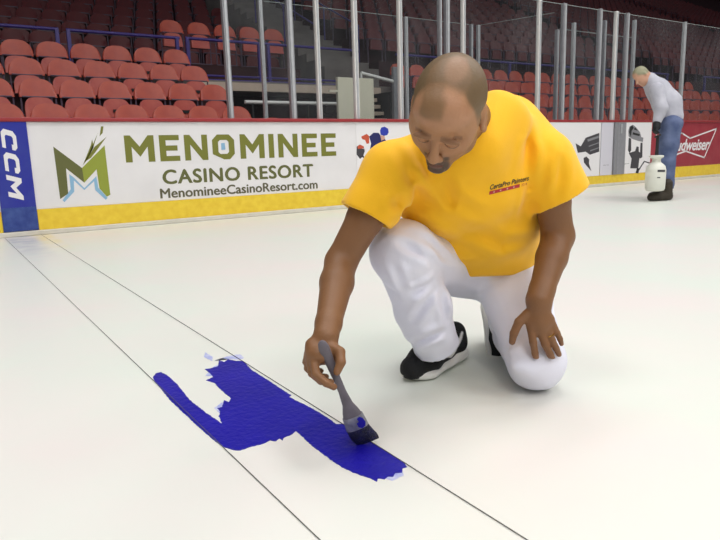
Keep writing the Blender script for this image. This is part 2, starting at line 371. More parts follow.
# --- seats (facing the ice, pans folded up)
def shell(b, fn, nu, nv, th):
    fr = [[fn(i/nu*2-1, j/nv) for j in range(nv+1)] for i in range(nu+1)]
    V = [p for r_ in fr for p in r_]+[(p[0], p[1]+th, p[2]) for r_ in fr for p in r_]
    n = (nu+1)*(nv+1); I = lambda i, j: i*(nv+1)+j; fs = []
    for i in range(nu):
        for j in range(nv):
            fs.append((I(i,j), I(i+1,j), I(i+1,j+1), I(i,j+1))); fs.append((n+I(i,j), n+I(i,j+1), n+I(i+1,j+1), n+I(i+1,j)))
    for i in range(nu): fs += [(I(i,0), n+I(i,0), n+I(i+1,0), I(i+1,0)), (I(i,nv), I(i+1,nv), n+I(i+1,nv), n+I(i,nv))]
    for j in range(nv): fs += [(I(0,j), I(0,j+1), n+I(0,j+1), n+I(0,j)), (I(nu,j), n+I(nu,j), n+I(nu,j+1), I(nu,j+1))]
    return b.add(V, fs)
def back_fn(u, v):
    w = .235; uu = math.sin(u*PI/2)
    top = .62+.235*(max(0, 1-abs(uu)**2.6))**(1/2.2); z = .60+(top-.60)*v
    return (uu*w, -.02+.05*uu*uu*-1+.05*(v-.3), z)
def pan_fn(u, v):
    w = .19; uu = math.sin(u*PI/2); top = .36+.24*(max(0, 1-abs(uu)**4))**(1/3)
    return (uu*w, -.10+.03*v-.02*uu*uu, .34+(top-.34)*v)
def seat_parts(nu, nv):
    a = shell(MB(), back_fn, nu, nv, .025); b = shell(MB(), pan_fn, nu, nv, .03); return a, b
back_b, pan_b = seat_parts(14, 6)
sx = .215
frame_b = MB()
for s in (-1, 1):
    frame_b.tube([(s*sx,-.05,0),(s*sx,-.05,.42),(s*sx,-.045,.60),(s*.2,-.03,.70)], .012, 6)
frame_b.tube([(-.2,-.075,.605),(0,-.05,.605),(.2,-.075,.605)], .012, 6).box((-.225,-.075,.02),(.225,-.02,.05)).tube([(-sx,-.05,.34),(sx,-.05,.34)], .01, 6)
slot_b = MB().box((-.055,-.118,.41),(.055,-.09,.45))
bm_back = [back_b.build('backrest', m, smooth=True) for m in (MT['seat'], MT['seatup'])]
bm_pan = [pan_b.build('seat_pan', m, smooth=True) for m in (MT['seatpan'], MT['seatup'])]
o_fr = frame_b.build('seat_frame', MT['frame'], smooth=True); o_sl = slot_b.build('slot', MT['dark'])
ms = [o.data for o in bm_back+bm_pan+[o_fr, o_sl]]
for o in bm_back+bm_pan+[o_fr, o_sl]: bpy.data.objects.remove(o)
mb0, mb1, mp0, mp1, mfr, msl = ms
def merged(mats, parts, name):
    me = bpy.data.meshes.new(name); v = []; f = []; mi = []
    for k, b in enumerate(parts):
        n = len(v); v += b.v; f += [tuple(i+n for i in q) for q in b.f]; mi += [k]*len(b.f)
    me.from_pydata(v, [], f)
    for m in mats: me.materials.append(m)
    me.polygons.foreach_set('material_index', mi); return me
sb, sp = seat_parts(6, 2)
lo_fr = MB().box((-.222,-.06,0),(-.2,-.03,.64)).box((.2,-.06,0),(.222,-.03,.64)).box((-.2,-.075,.59),(.2,-.05,.612))
m_low = merged([MT['seat'], MT['seatpan'], MT['frame']], [sb, sp, lo_fr], 'arena_seat')
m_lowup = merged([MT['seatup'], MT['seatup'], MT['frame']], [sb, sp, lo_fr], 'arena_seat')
for m in (m_low, m_lowup): m.polygons.foreach_set('use_smooth', [True]*len(m.polygons)); m.set_sharp_from_angle(angle=.9)
ORD = ['first','second','third','fourth','fifth','sixth','seventh','eighth','ninth','tenth','eleventh','twelfth']
def seat(x, y, z, label, group, up=0, detail=True, tilt=0, slot=False):
    if not detail:
        o = bpy.data.objects.new('arena_seat', m_lowup if up else m_low); COL.objects.link(o); o.location = (x, y, z); return tag(o, label, 'seat', group)
    e = empty('arena_seat', (x, y, z), label, 'seat', group)
    for n_, me in (('backrest', mb1 if up else mb0), ('seat_pan', mp1 if up else mp0), ('seat_frame', mfr)):
        o = bpy.data.objects.new(n_, me); COL.objects.link(o); o.parent = e
        if n_ == 'seat_pan' and slot:
            q_ = bpy.data.objects.new('slot', msl); COL.objects.link(q_); q_.parent = o
    e.rotation_euler = (0, 0, tilt); return e
RN = ['lowest row behind the boards','second row behind the boards','middle row of the left block','fourth row behind the boards','row under the purple rail']
n_ind = 0
for k, (y, z) in enumerate(ROW):
    for i in range(7 if k else 8):
        x = 1.35+.5*i
        if k == 0: x = 1.05+.5*i
        if k == 4 and i == 6: pass
        if x > 4.15: continue
        lab = 'orange-red seat, %s from the left in the %s' % (ORD[i], RN[k])
        seat(x, y, z, lab, 'left block seats', tilt=random.uniform(-.04,.04), slot=(i+k) % 2 == 0); n_ind += 1
    xx = .83 if k else .55
    seat(xx, y, z, 'orange-red seat cut off by the left edge, %s' % RN[k], 'left block seats'); n_ind += 1
for i in range(5):
    seat(4.30+.555*i, 13.0, 2.47, 'orange-red seat on the raised deck behind the purple rail, %s from the left' % ORD[i], 'deck seats'); n_ind += 1
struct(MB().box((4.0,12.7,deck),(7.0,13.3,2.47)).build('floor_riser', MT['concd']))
near_r = []; far_s = []
for k, (y, z) in enumerate(ROW):
    x = 8.75 if k > 1 else 9.79
    while x < 54:
        if not (20.4 < x < 22.4 or 38.2 < x < 41.5): near_r.append((x, y, z, 0, k))
        x += .52
for (a, b_) in SECT:
    for j, (ya, yb, z) in enumerate(upR[:30]):
        x = a+.3
        while x < b_-.2: near_r.append((x, yb-.2, z, 1, j)); x += .52
for j, (ya, yb, z) in enumerate(upL[:7]):
    x = 1.2 + (.25 if j % 2 else 0)
    while x < 7.5: near_r.append((x, yb-.2, z, 1, 100+j)); x += .52
def inview(x, y, z):
    q = R.T @ (np.array([x, y, z])-CAM); X_ = 360+F*q[0]/-q[2]; Y_ = 270-F*q[1]/-q[2]
    return -25 < X_ < 745 and -25 < Y_ < 125
near_r = [s for s in near_r if inview(s[0], s[1], s[2]+.6) or inview(s[0], s[1], s[2]+.9)]
RR = ['lowest row', 'second row up', 'third row up', 'fourth row up', 'row under the rail']
near_r.sort(key=lambda s: (s[0]**2+s[1]**2))
RU = ['front row of the dark upper stand', 'second row of the dark upper stand', 'third row of the dark upper stand']
for (x, y, z, up, k) in near_r:
    if n_ind < 300:
        if k >= 100: lab = 'maroon seat high in the dark stand above the left purple rail'; g = 'maroon seats of the upper left stand'
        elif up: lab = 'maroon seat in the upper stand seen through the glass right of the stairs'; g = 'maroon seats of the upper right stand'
        else: lab = 'small orange-red seat behind the glass on the right, %s' % RR[k]; g = 'right block seats, '+RR[k]
        seat(x, y, z, lab, g, up, detail=False); n_ind += 1
    else: far_s.append((x, y, z, up))
def stuff_seats(name, L, me_src, label):
    if not L: return
    n = len(me_src.vertices); base = np.empty(n*3); me_src.vertices.foreach_get('co', base); base = base.reshape(-1, 3)
    V = np.concatenate([base+np.array(p) for p in L]); fs0 = [tuple(p.vertices) for p in me_src.polygons]
    mi0 = [p.material_index for p in me_src.polygons]; fs = []
    for i in range(len(L)): fs += [tuple(q+i*n for q in f) for f in fs0]
    me = bpy.data.meshes.new(name); me.from_pydata(V.tolist(), [], fs)
    for m in me_src.materials: me.materials.append(m)
    me.polygons.foreach_set('material_index', mi0*len(L)); o = link(name, me)
    tag(o, label, 'seats', kind='stuff')
stuff_seats('arena_seats', [s[:3] for s in far_s if not s[3]], m_low, 'farthest orange-red seats of the lower stand behind the glass')
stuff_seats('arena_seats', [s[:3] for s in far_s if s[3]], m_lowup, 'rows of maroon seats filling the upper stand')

stuff_seats('arena_seats', [(.33-.5*i if k else .05-.5*i, y, z) for k, (y, z) in enumerate(ROW) for i in range(9)], m_low, 'rows of orange-red seats continuing past the left photo edge')
# --- purple guard rails
def rail(x0, x1, y, z0, z1, posts, label, mids=()):
    e = empty('guard_rail', (x0, y, z0), label, 'railing')
    MB().tube([(x0,y,z1),(x1,y,z1)], .028, 8).build('top_rail', MT['purple'], e, smooth=True)
    for m_ in mids: MB().tube([(x0,y,m_),(x1,y,m_)], .02, 8).build('lower_rail', MT['purple'], e, smooth=True)
    for x in posts: MB().box((x-.03,y-.03,z0),(x+.03,y+.03,z1+.0)).build('post', MT['purple'], e)
    return e
rail(-1.5, 2.12, 12.25, deck, 2.86, (-.5, .8, 2.09), 'purple guard rail above the left block of seats, ending left of the gap')
rail(2.24, 4.2, 12.25, deck, 2.86, (2.27, 4.15), 'short purple guard rail above the left block, right of the gap')
rail(4.3, 8.2, 12.2, deck, 2.86, (4.33, 5.80, 6.0, 8.1), 'purple guard rail in front of the raised deck seats', mids=(2.12, 2.2))
rail(9.3, 20.4, 12.3, deck, 2.86, np.arange(9.4, 20.4, 1.82), 'long purple guard rail between lower and upper stand on the right', mids=(2.4,))
rail(22.5, 38, 12.3, deck, 2.86, np.arange(22.6, 38, 1.9), 'far purple guard rail beyond the second stairs', mids=(2.4,))
for (xa, ya) in [(7.75, 13.2), (9.15, 13.6)]:
    e = empty('stair_handrail', (xa, ya, Fp(ya)), 'purple handrail on the %s side of the near concrete stairs' % ('left' if xa < 8 else 'right'), 'handrail')
    for j in range(3):
        MB().tube([(xa,ya+1.6*j,Fp(ya+1.6*j)-.2),(xa,ya+1.6*j,Fp(ya+1.6*j)+.85)], .02, 6).build('post', MT['purple'], e)
    MB().tube([(xa,ya,Fp(ya)+.85),(xa,ya+3.2,Fp(ya+3.2)+.85)], .02, 6).build('top_rail', MT['purple'], e)

# --- passage: white pipe rail, cream panel, little stairs with handrail
e = empty('pipe_rail', (4.3, 9.6, 0), 'white pipe rail across the dark passage behind the boards', 'railing')
zr = at(270, 102.5, 1, 9.6)[2]
MB().tube([(4.27,9.6,zr),(6.3,9.6,zr)], .03, 8).build('top_rail', MT['steelw'], e, smooth=True)
for x in (4.4, 5.4, 6.25): MB().tube([(x,9.6,0),(x,9.6,zr)], .02, 8).build('post', MT['dark'], e)
a = at(337.5, 77, 1, 9.0); b_ = at(373.5, 80, 1, 9.0); xm = at(356.5,80,1,9.0)[0]
e = empty('cream_panel', (a[0], 9.0, 0), 'tall cream double panel standing behind the glass left of the man', 'panel')
MB().box((a[0],9.0,0),(xm-.006,9.06,a[2])).build('door_leaf', MT['cream'], e, bevel=.004); MB().box((xm+.006,9.0,0),(b_[0],9.06,a[2])).build('door_leaf', MT['cream'], e, bevel=.004)
MB().box((a[0]-.16,9.0,at(333,90,1,9.0)[2]-.03),(a[0]-.001,9.03,at(333,90,1,9.0)[2]+.0)).build('latch', MT['cream'], e)
sx0 = at(375,100,1,9.3)[0]; sx1 = at(392,100,1,9.3)[0]
e = empty('small_stairs', (sx0, 9.3, 0), 'small stairs with dark gaps behind the cream panel', 'stairs')
for j in range(5):
    z_ = 1.12+.125*j; MB().box((sx0,9.35+.10*j,z_-.06),(sx1,9.55+.10*j,z_)).build('tread', MT['beige'], e)
MB().box((sx1+.001,9.35,0),(sx1+.05,10.2,1.7)).box((sx0,10.1,0),(sx1,10.15,1.72)).build('stringer', MT['dark'], e)
pa = at(361,73,1,9.15); pb = at(395,82,1,9.15)
e = empty('white_handrail', (pb[0],9.15,0), 'sloping white handrail above the small stairs', 'handrail')
MB().tube([pa, pb], .03, 8).build('top_rail', MT['steelw'], e, smooth=True)
for q_ in (pb,): MB().box((q_[0]-.05,9.12,0),(q_[0]+.05,9.18,q_[2]+.25)).build('post', MT['steel2'], e)
MB().tube([(pa[0]+.02,9.15,0),pa], .02, 8).build('post', MT['steelw'], e)

# ================================================================ GLASS AND POSTS
TOP = 2.75; TOPR = 2.86; YF = 6.665
front = [(231,.062,'steel2',None),(293.7,.075,'steel2',None),(320,.05,'steelw',None),(357,.06,'steelw',None),(401,.055,'steelw',None),(440,.045,'steel2',None),(447,.075,'steel2',None),(463,.05,'steelw',None),
         (537,.06,'steelw',(547,6)),(561,.08,'steel2',(567,7)),(596,.075,'steel2',None),(612,.06,'steelw',(617.5,17)),(622.5,.08,'steel2',(629,15)),(679,.05,'steel',None)]
def post(X, Y, w, z0, z1, m, lab):
    e = empty('glass_post', (X, Y, z0), lab, 'post')
    MB().box((X-w/2,Y-.03,z0),(X+w/2,Y+.03,z1)).build('channel', MT[m], e, bevel=.006, smooth=False)
    MB().box((X-w*.22,Y-.04,z0),(X+w*.22,Y-.0305,z1-.02)).build('cover_strip', MT['steel'], e, bevel=.002)
    return X
fx = []
for i, (px, w, m, tp) in enumerate(front):
    X = at(px, 118, 1, YF)[0]
    post(X, YF, w*.92, 1.069, TOP+.02, m, 'metal post of the rink glass, %s from the left along the board top' % (ORD+['thirteenth','fourteenth'])[i]); fx.append((X, w))
GP = 0
def pane(xa, ya, xb, yb, z0, z1, lab, g):
    L = math.hypot(xb-xa, yb-ya); T = Matrix.Translation((xa, ya, 0)) @ Matrix.Rotation(math.atan2(yb-ya, xb-xa), 4, 'Z')
    e = empty('rink_glass', (xa, ya, z0), lab, 'glass', g)
    MB().box((0,-.006,z0),(L,.006,z1), T).build('pane', MT['glass'], e)
    MB().box((0,-.007,z1+.0005),(L,.007,z1+.008), T).build('top_edge', MT['edge'], e)
use = [i for i in range(14)]
for n_, (i, j) in enumerate(zip(use[:-1], use[1:])):
    xa, xb = fx[i][0]+fx[i][1]/2+.002, fx[j][0]-fx[j][1]/2-.002
    if xb-xa < .15: continue
    pane(xa, YF, xb, YF, 1.071, TOP, 'clear glass pane above the boards, %s from the left' % (ORD+['thirteenth'])[n_], 'front glass panes')
pane(fx[13][0]+.03, YF, 18, YF, 1.071, TOP, 'clear glass pane above the boards at the right photo edge', 'front glass panes')
backp = [(266,118,None),(345,60,None),(407,110,(408,18)),(471,60,(470,24)),(478,80,(478,31)),(555,113,(560,30)),(571,121,(575,23)),(601,118,(602,20)),(630,118,(635,20))]
bx = []
for i, (px, py, tp) in enumerate(backp):
    Y = 8.85; zt = TOPR
    if px > 540: Y = 7.42; zt = at(*tp, 1, Y)[2]
    if px == 345: continue
    X = at(px, py, 1, Y)[0]; bx.append((X, Y))
    post(X, Y, .055, 0, zt, 'steel2' if i % 2 else 'steel', 'thinner metal post behind the rink glass, %s from the left' % ORD[len(bx)-1])
for n_, ((xa, ya), (xb, yb)) in enumerate(zip(bx[:-1], bx[1:])):
    L_ = math.hypot(xb-xa, yb-ya)
    if L_ > .25: pane(xa+(xb-xa)*.06/L_, ya+(yb-ya)*.06/L_, xb-(xb-xa)*.06/L_, yb-(yb-ya)*.06/L_, .01, (TOPR if xb < 9 else 2.6)-.01, 'clear glass pane of the box behind the boards, %s from the left' % ORD[n_], 'rear glass panes')

# --- glowing sign at the far end
s0 = at(694.5, 27, 0, 87.9); s1 = at(716, 12, 0, 87.9)
ps = [(0,.25),(.12,.6),(.25,.85),(.35,.6),(.42,1),(.55,.65),(.7,.5),(.85,.35),(1,.4),(.92,.15),(.7,.25),(.55,.1),(.5,0),(.35,.2),(.2,.1)]
fy = lambda a: s0[1]+(s1[1]-s0[1])*a; fz = lambda b: s0[2]+(s1[2]-s0[2])*b
tag(MB().add([(87.8, fy(a), fz(b)) for a, b in ps]+[(87.99, fy(a), fz(b)) for a, b in ps], [tuple(range(15)), tuple(range(15,30))[::-1]]+[(i,(i+1)%15,(i+1)%15+15,i+15) for i in range(15)]).build('lit_sign', emis('lit sign yellow', (255,222,150), 1.6)), 'small glowing yellow sign in the dark top right corner', 'sign')

# ================================================================ SCULPTING (distance fields turned into one surface)
V = lambda *a: np.array(a, float)
class Field:
    def __init__(s, lo, hi, res):
        s.lo = np.array(lo, float); s.res = res; s.n = np.ceil((np.array(hi)-s.lo)/res).astype(int)+1
        s.d = np.full(s.n, .12, np.float32)
    def blk(s, lo, hi):
        a = np.clip(np.floor((np.array(lo)-s.lo)/s.res).astype(int), 0, s.n); b = np.clip(np.ceil((np.array(hi)-s.lo)/s.res).astype(int)+1, 0, s.n)
        if np.any(b <= a): return None
        sl = tuple(slice(i, j) for i, j in zip(a, b))
        g = [ (s.lo[i]+s.res*np.arange(a[i], b[i])).astype(np.float32) for i in range(3)]
        return sl, (g[0][:,None,None], g[1][None,:,None], g[2][None,None,:])
    def put(s, fn, lo, hi, k=.01, mode='add'):
        m = k*1.3+s.res*3
        r = s.blk(np.array(lo)-m, np.array(hi)+m)
        if r is None: return
        sl, g = r; d2 = fn(*g); d1 = s.d[sl]
        if mode == 'sub': d2 = -d2
        if mode == 'add':
            h = np.clip(.5+.5*(d1-d2)/max(k,1e-6), 0, 1); s.d[sl] = d1*(1-h)+d2*h-k*h*(1-h)
        else:
            h = np.clip(.5+.5*(d2-d1)/max(k,1e-6), 0, 1); s.d[sl] = d1*(1-h)+d2*h+k*h*(1-h)
    def cone(s, a, b, ra, rb, k=.01, mode='add', flat=None):
        """tapered limb; flat=(direction, factor) squeezes the section along a direction"""
        a = np.array(a, float); b = np.array(b, float); ab = b-a; L2 = ab@ab; R_ = max(ra, rb)*(max(1, 1/flat[1]) if flat else 1)
        if flat: w = np.array(flat[0], float); w = w-ab*(w@ab)/L2; w /= np.linalg.norm(w); fa = flat[1]
        def fn(x, y, z):
            px, py, pz = x-a[0], y-a[1], z-a[2]
            t = np.clip((px*ab[0]+py*ab[1]+pz*ab[2])/L2, 0, 1)
            qx, qy, qz = px-ab[0]*t, py-ab[1]*t, pz-ab[2]*t; r2 = qx*qx+qy*qy+qz*qz
            if flat:
                q = qx*w[0]+qy*w[1]+qz*w[2]; r2 = r2+q*q*(1/fa**2-1)
            return np.sqrt(r2)-(ra+(rb-ra)*t)
        s.put(fn, np.minimum(a, b)-R_, np.maximum(a, b)+R_, k, mode)
    def chain(s, pts, rs, k=.01, mode='add', flat=None):
        for i in range(len(pts)-1): s.cone(pts[i], pts[i+1], rs[i], rs[i+1], k, mode, flat)
    def ell(s, c, r, A=np.eye(3), k=.01, mode='add'):
        """ellipsoid, A columns = its axes"""
        c = np.array(c, float); r = np.array(r, float)
        def fn(x, y, z):
            px, py, pz = x-c[0], y-c[1], z-c[2]; k0 = 0; k1 = 0
            for i in range(3):
                q = px*A[0,i]+py*A[1,i]+pz*A[2,i]; k0 = k0+(q/r[i])**2; k1 = k1+(q/r[i]**2)**2
            k0 = np.sqrt(k0); return k0*(k0-1)/np.maximum(np.sqrt(k1), 1e-6)
        e = np.sqrt(((A*r)**2).sum(1)); s.put(fn, c-e, c+e, k, mode)
    def half(s, p, n, k=.004, lo=None, hi=None):
        """cut away everything on the side n points to (inside a box)"""
        p = np.array(p, float); n = np.array(n, float)/np.linalg.norm(n)
        lo = s.lo if lo is None else lo; hi = s.lo+s.n*s.res if hi is None else hi
        def fn(x, y, z): return -((x-p[0])*n[0]+(y-p[1])*n[1]+(z-p[2])*n[2])
        s.put(fn, lo, hi, k, 'sub')
    def noise(s, amp, freq, seed=0):
        r_ = np.random.default_rng(seed); g = [ (s.lo[i]+s.res*np.arange(s.n[i])).astype(np.float32) for i in range(3)]
        t = 0
        for i in range(5):
            v = r_.normal(size=3)*freq; t = t+np.sin(g[0][:,None,None]*v[0]+g[1][None,:,None]*v[1]+g[2][None,None,:]*v[2]+r_.uniform(0, 6))
        s.d += (t*amp/2.2).astype(np.float32)
    def mesh(s, name, m, parent=None, smooth_it=1, keep=True):
        gr = vdb.FloatGrid(.12); gr.copyFromArray(s.d); pts, q = gr.convertToQuads(isovalue=0.)
        pts = pts*s.res+s.lo
        me = bpy.data.meshes.new(name); me.from_pydata(pts.tolist(), [], q.tolist())
        bm = bmesh.new(); bm.from_mesh(me)
        if keep:       # drop stray specks
            seen = set(); best = []; bm.verts.ensure_lookup_table()
            for v in bm.verts:
                if v.index in seen: continue
                st = [v]; comp = []; seen.add(v.index)
                while st:
                    a = st.pop(); comp.append(a)
                    for e in a.link_edges:
                        b = e.other_vert(a)
                        if b.index not in seen: seen.add(b.index); st.append(b)
                best.append(comp)
            big = max(len(c) for c in best)
            dl = [v for c in best if len(c) < big for v in c]
            if dl: bmesh.ops.delete(bm, geom=dl, context='VERTS')
        for _ in range(smooth_it): bmesh.ops.smooth_vert(bm, verts=bm.verts, factor=.5, use_axis_x=True, use_axis_y=True, use_axis_z=True)
        bmesh.ops.recalc_face_normals(bm, faces=bm.faces)
        if bm.calc_volume(signed=True) < 0: bmesh.ops.reverse_faces(bm, faces=bm.faces)
        bm.to_mesh(me); bm.free()
        me.polygons.foreach_set('use_smooth', [True]*len(me.polygons)); me.materials.append(m)
        return link(name, me, parent)
def verts_of(me):
    a = np.empty(len(me.vertices)*3); me.vertices.foreach_get('co', a); return a.reshape(-1, 3)
def paint_mask(me, name, val):
    at_ = me.attributes.new(name, 'FLOAT', 'POINT'); at_.data.foreach_set('value', np.clip(val, 0, 1).astype(np.float32))
sstep = lambda a, b, x: (lambda t: t*t*(3-2*t))(np.clip((x-a)/(b-a), 0, 1))
def masked(name, rgb, rough, layers, var=.05, scale=30, bump=.1, bscale=150, sss=0, spec=.4):
    m = mat(name, rgb, rough, var=var, scale=scale, bump=bump, bscale=bscale, sss=sss, spec=spec); nt = m.node_tree; b = nt.nodes['Principled BSDF']
    last = b.inputs['Base Color'].links[0].from_socket
    for (att, col) in layers:
        at_ = nt.nodes.new('ShaderNodeAttribute'); at_.attribute_name = att
        mx = nt.nodes.new('ShaderNodeMix'); mx.data_type = 'RGBA'; nt.links.new(at_.outputs['Fac'], mx.inputs['Factor'])
        nt.links.new(last, mx.inputs['A']); mx.inputs['B'].default_value = lin(col); last = mx.outputs['Result']
    nt.links.new(last, b.inputs['Base Color']); return m

SKIN = (168,122,86)
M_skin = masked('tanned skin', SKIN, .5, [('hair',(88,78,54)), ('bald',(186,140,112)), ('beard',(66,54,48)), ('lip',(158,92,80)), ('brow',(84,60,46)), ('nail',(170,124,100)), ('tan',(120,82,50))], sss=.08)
M_shirt = mat('yellow cotton shirt', (250,188,8), .8, .02, 9, bump=.12, bscale=260, sheen=.15)
M_trous = mat('white painter trousers', (232,232,244), .8, .015, 12, bump=.12, bscale=240)
M_shoe = mat('black knit shoe', (16,16,18), .7, .15, 60, bump=.4, bscale=300)
M_sole = mat('white foam sole', (226,224,218), .5); M_gold = mat('gold ring', (226,180,90), .25, metal=1)

# ---------------------------------------------------------------- the painter
man = empty('person', at(460, 380, 2, 0), 'kneeling person in yellow shirt and white trousers painting the ice with a brush', 'person')
hipR, kneeR, ankR = P(452,262,2.02), P(402,252,1.72), P(438,350,1.93)
hipL, kneeL, ankL = P(505,262,2.08), P(536,361,1.80), P(502,316,2.24)
pel = P(478,262,2.04); belly = P(478,218,1.90); chest = P(470,165,1.76); nb = P(478,128,1.70)
shR, elR, wrR = P(391,171,1.62), P(341,262,1.62), P(326,336,1.45)
shL, elL, wrL = P(546,162,1.74), P(558,236,1.80), P(539,300,1.70)
headc = P(448,111,1.41)
YW, PT = .64, .98
Fd = cdir(-math.sin(YW)*math.cos(PT), -math.sin(PT), math.cos(YW)*math.cos(PT))
Ud = cdir(.12, 1, .6); Ud = Ud-Fd*(Ud@Fd); Ud /= np.linalg.norm(Ud); Xd = np.cross(Ud, Fd)
HA = np.stack([Xd, Fd, Ud], 1); HL = lambda x, y, z: headc+HA@V(x, y, z)
tocam = cdir(0,0,1); camx = cdir(1,0,0); camy = cdir(0,1,0)
def build_body():
    f = Field(P(285,40,1.5)*0+V(.45,.75,.12), V(1.55,1.65,1.02), .0034)
    # trunk core, hidden by the shirt
    f.cone(belly, chest, .10, .10, .02); f.cone(chest, nb, .09, .055, .03)
    f.cone(nb, shR, .05, .045, .03); f.cone(nb, shL, .05, .045, .03)
    # neck
    f.cone(nb, HL(0,-.045,-.02), .052, .060, .03); f.cone(nb, HL(0,-.02,-.07), .05, .05, .02)
    # head
    f.ell(HL(0,-.014,.030), (.079,.100,.086), HA, .012); f.ell(HL(0,.018,-.035), (.068,.076,.084), HA, .02)
    f.ell(HL(0,.055,.045), (.058,.04,.05), HA, .02)
    f.ell(HL(0,.066,-.103), (.027,.022,.02), HA, .02)
    for s in (-1, 1):
        f.ell(HL(s*.052,.008,-.070), (.017,.026,.026), HA, .02)          # jaw corner
        f.ell(HL(s*.042,.064,-.030), (.018,.016,.016), HA, .02); f.ell(HL(s*.056,.045,.002), (.018,.03,.03), HA, .02)           # cheekbone
        f.ell(HL(s*.032,.096,-.006), (.017,.012,.011), HA, .012, 'sub')   # eye socket
        f.ell(HL(s*.032,.080,-.008), (.0155,.0125,.0125), HA, .003)       # closed lid
        f.ell(HL(s*.030,.094,.012), (.024,.008,.0065), HA, .008)          # brow
        f.ell(HL(s*.0125,.103,-.040), (.008,.009,.008), HA, .005)         # nostril wing
        f.ell(HL(s*.0075,.106,-.0475), (.0035,.004,.003), HA, .002, 'sub')
        f.ell(HL(s*.080,-.008,-.012), (.008,.020,.032), HA, .005)         # ear
        f.ell(HL(s*.087,-.006,-.008), (.006,.011,.018), HA, .004, 'sub')
        f.ell(HL(s*.083,-.004,-.036), (.007,.010,.010), HA, .004)
        f.cone(HL(s*.022,.096,-.040), HL(s*.030,.082,-.072), .0025, .002, .008, 'sub')  # smile fold
    f.cone(HL(0,.092,.004), HL(0,.113,-.034), .008, .0115, .008)
    f.ell(HL(0,.098,-.055), (.022,.008,.010), HA, .008)
    f.ell(HL(0,.096,-.064), (.022,.007,.0048), HA, .003); f.ell(HL(0,.0935,-.076), (.019,.007,.0055), HA, .003)
    f.cone(HL(-.022,.1005,-.070), HL(.022,.1005,-.070), .0022, .0022, .002, 'sub')
    f.ell(HL(0,.090,-.094), (.02,.01,.012), HA, .01)
    # arms
    fl = (tocam, .9)
    mR = shR*.5+elR*.5
    f.chain([shR, mR, elR], [.048,.046,.040], .015); f.chain([elR, elR*.7+wrR*.3, elR*.15+wrR*.85, wrR], [.040,.041,.030,.027], .012)
    mL = shL*.5+elL*.5
    f.chain([shL, mL, elL], [.048,.048,.044], .015); f.chain([elL, elL*.65+wrL*.35, elL*.15+wrL*.85, wrL], [.045,.042,.033,.031], .012)
        # right hand round the brush handle
    pal = P(321,354,1.435)
    f.cone(wrR, P(322,350,1.44), .027, .028, .012, flat=(tocam,.8)); f.ell(pal, (.032,.024,.036), R, .012)
    f.cone(P(312,345,1.44), P(312,362,1.43), .016, .014, .012); f.cone(P(333,350,1.44), P(334,360,1.43), .015, .012, .012)
    K = .003
    for pts, rr in [
        ([P(314,360,1.418), P(316,374,1.398), P(326,383,1.392), P(334,387,1.396)], [.0105,.0098,.0088,.0078]),          # index, in front, tip by the ferrule
        ([P(311,359,1.436), P(312,373,1.418), P(321,381,1.408), P(331,382,1.414)], [.0108,.0098,.0088,.0078]),
        ([P(308,356,1.452), P(308,368,1.440), P(315,376,1.428), P(326,377,1.430)], [.0102,.0094,.0086,.0076]),
        ([P(308,352,1.468), P(306,362,1.460), P(311,370,1.448), P(321,371,1.446)], [.0092,.0084,.0076,.0068]),
        ([P(331,346,1.432), P(340,352,1.415), P(341,362,1.402), P(337,372,1.396)], [.0125,.0118,.0108,.0088])]:          # thumb
        f.chain(pts, rr, K)
    # left hand resting on the knee
    back = P(540,322,1.700)
    f.cone(wrL, back, .0305, .030, .02, flat=(tocam,.78)); f.cone(P(531,322,1.70), P(533,331,1.702), .016, .014, .012, flat=(tocam,.8))
    f.cone(P(549,320,1.702), P(552,328,1.706), .016, .013, .012, flat=(tocam,.8)); f.cone(P(541,318,1.698), P(543,332,1.70), .020, .018, .014, flat=(tocam,.7))
    for pts, rr in [
        ([P(528,314,1.702), P(519,322,1.700), P(514,333,1.704), P(512,342,1.712)], [.0145,.0125,.0112,.0088]),            # thumb
        ([P(531,328,1.700), P(533,342,1.696), P(535,353,1.706), P(536.5,361,1.716)], [.0115,.0102,.0092,.0078]),
        ([P(540,330,1.698), P(545,344,1.694), P(550,354,1.704), P(553.5,361.5,1.714)], [.0115,.0104,.0094,.0080]),
        ([P(547,328,1.700), P(552,340,1.696), P(556,348,1.704), P(559,354.5,1.714)], [.0108,.0098,.0088,.0076]),
        ([P(553,325,1.706), P(557,333,1.702), P(560,339,1.708), P(561.5,344,1.716)], [.0098,.0088,.0078,.0066])]:
        f.chain(pts, rr, K)
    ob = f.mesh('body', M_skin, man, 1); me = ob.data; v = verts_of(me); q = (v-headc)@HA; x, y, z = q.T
    n_ = .012*np.sin(v[:,0]*90)*np.sin(v[:,1]*110+v[:,2]*70)
    onhead = sstep(-.14,-.10, z)*(np.abs(x) < .12)*(np.linalg.norm(q, axis=1) < .16)
    crown = sstep(.055+.0, .075, z+n_)
    front = y+.35*(z-.07)
    lock = (1-sstep(.018,.034, np.abs(x+.020)+n_*.5))*sstep(.052,.066, z)*(1-sstep(.088,.098, y))
    sides = sstep(-.030,.0, z-.35*(y-.0)+n_)*(1-sstep(.020,.042, y-.15*(z)+n_))*sstep(.02,.05, np.hypot(x, np.minimum(y, 0)))
    top = crown*(1-sstep(.022,.045, y))
    hair = np.maximum(np.maximum(lock*.62, sides), top*.85)
    bald = (1-sstep(.5,1., np.hypot((x-.01)/.030, (y+.015)/.055)))*sstep(.08,.1, z)
    hair = hair*(1-.12*bald)*onhead*.80
    ear = (np.abs(x) > .076)*(np.abs(y+.008) < .028)*(np.abs(z+.012) < .045); hair = hair*(1-ear)
    paint_mask(me, 'hair', hair); paint_mask(me, 'bald', onhead*np.maximum(bald*.25, .4*sstep(.03,.06,z)*sstep(.03,.07,y)*(1-lock)))
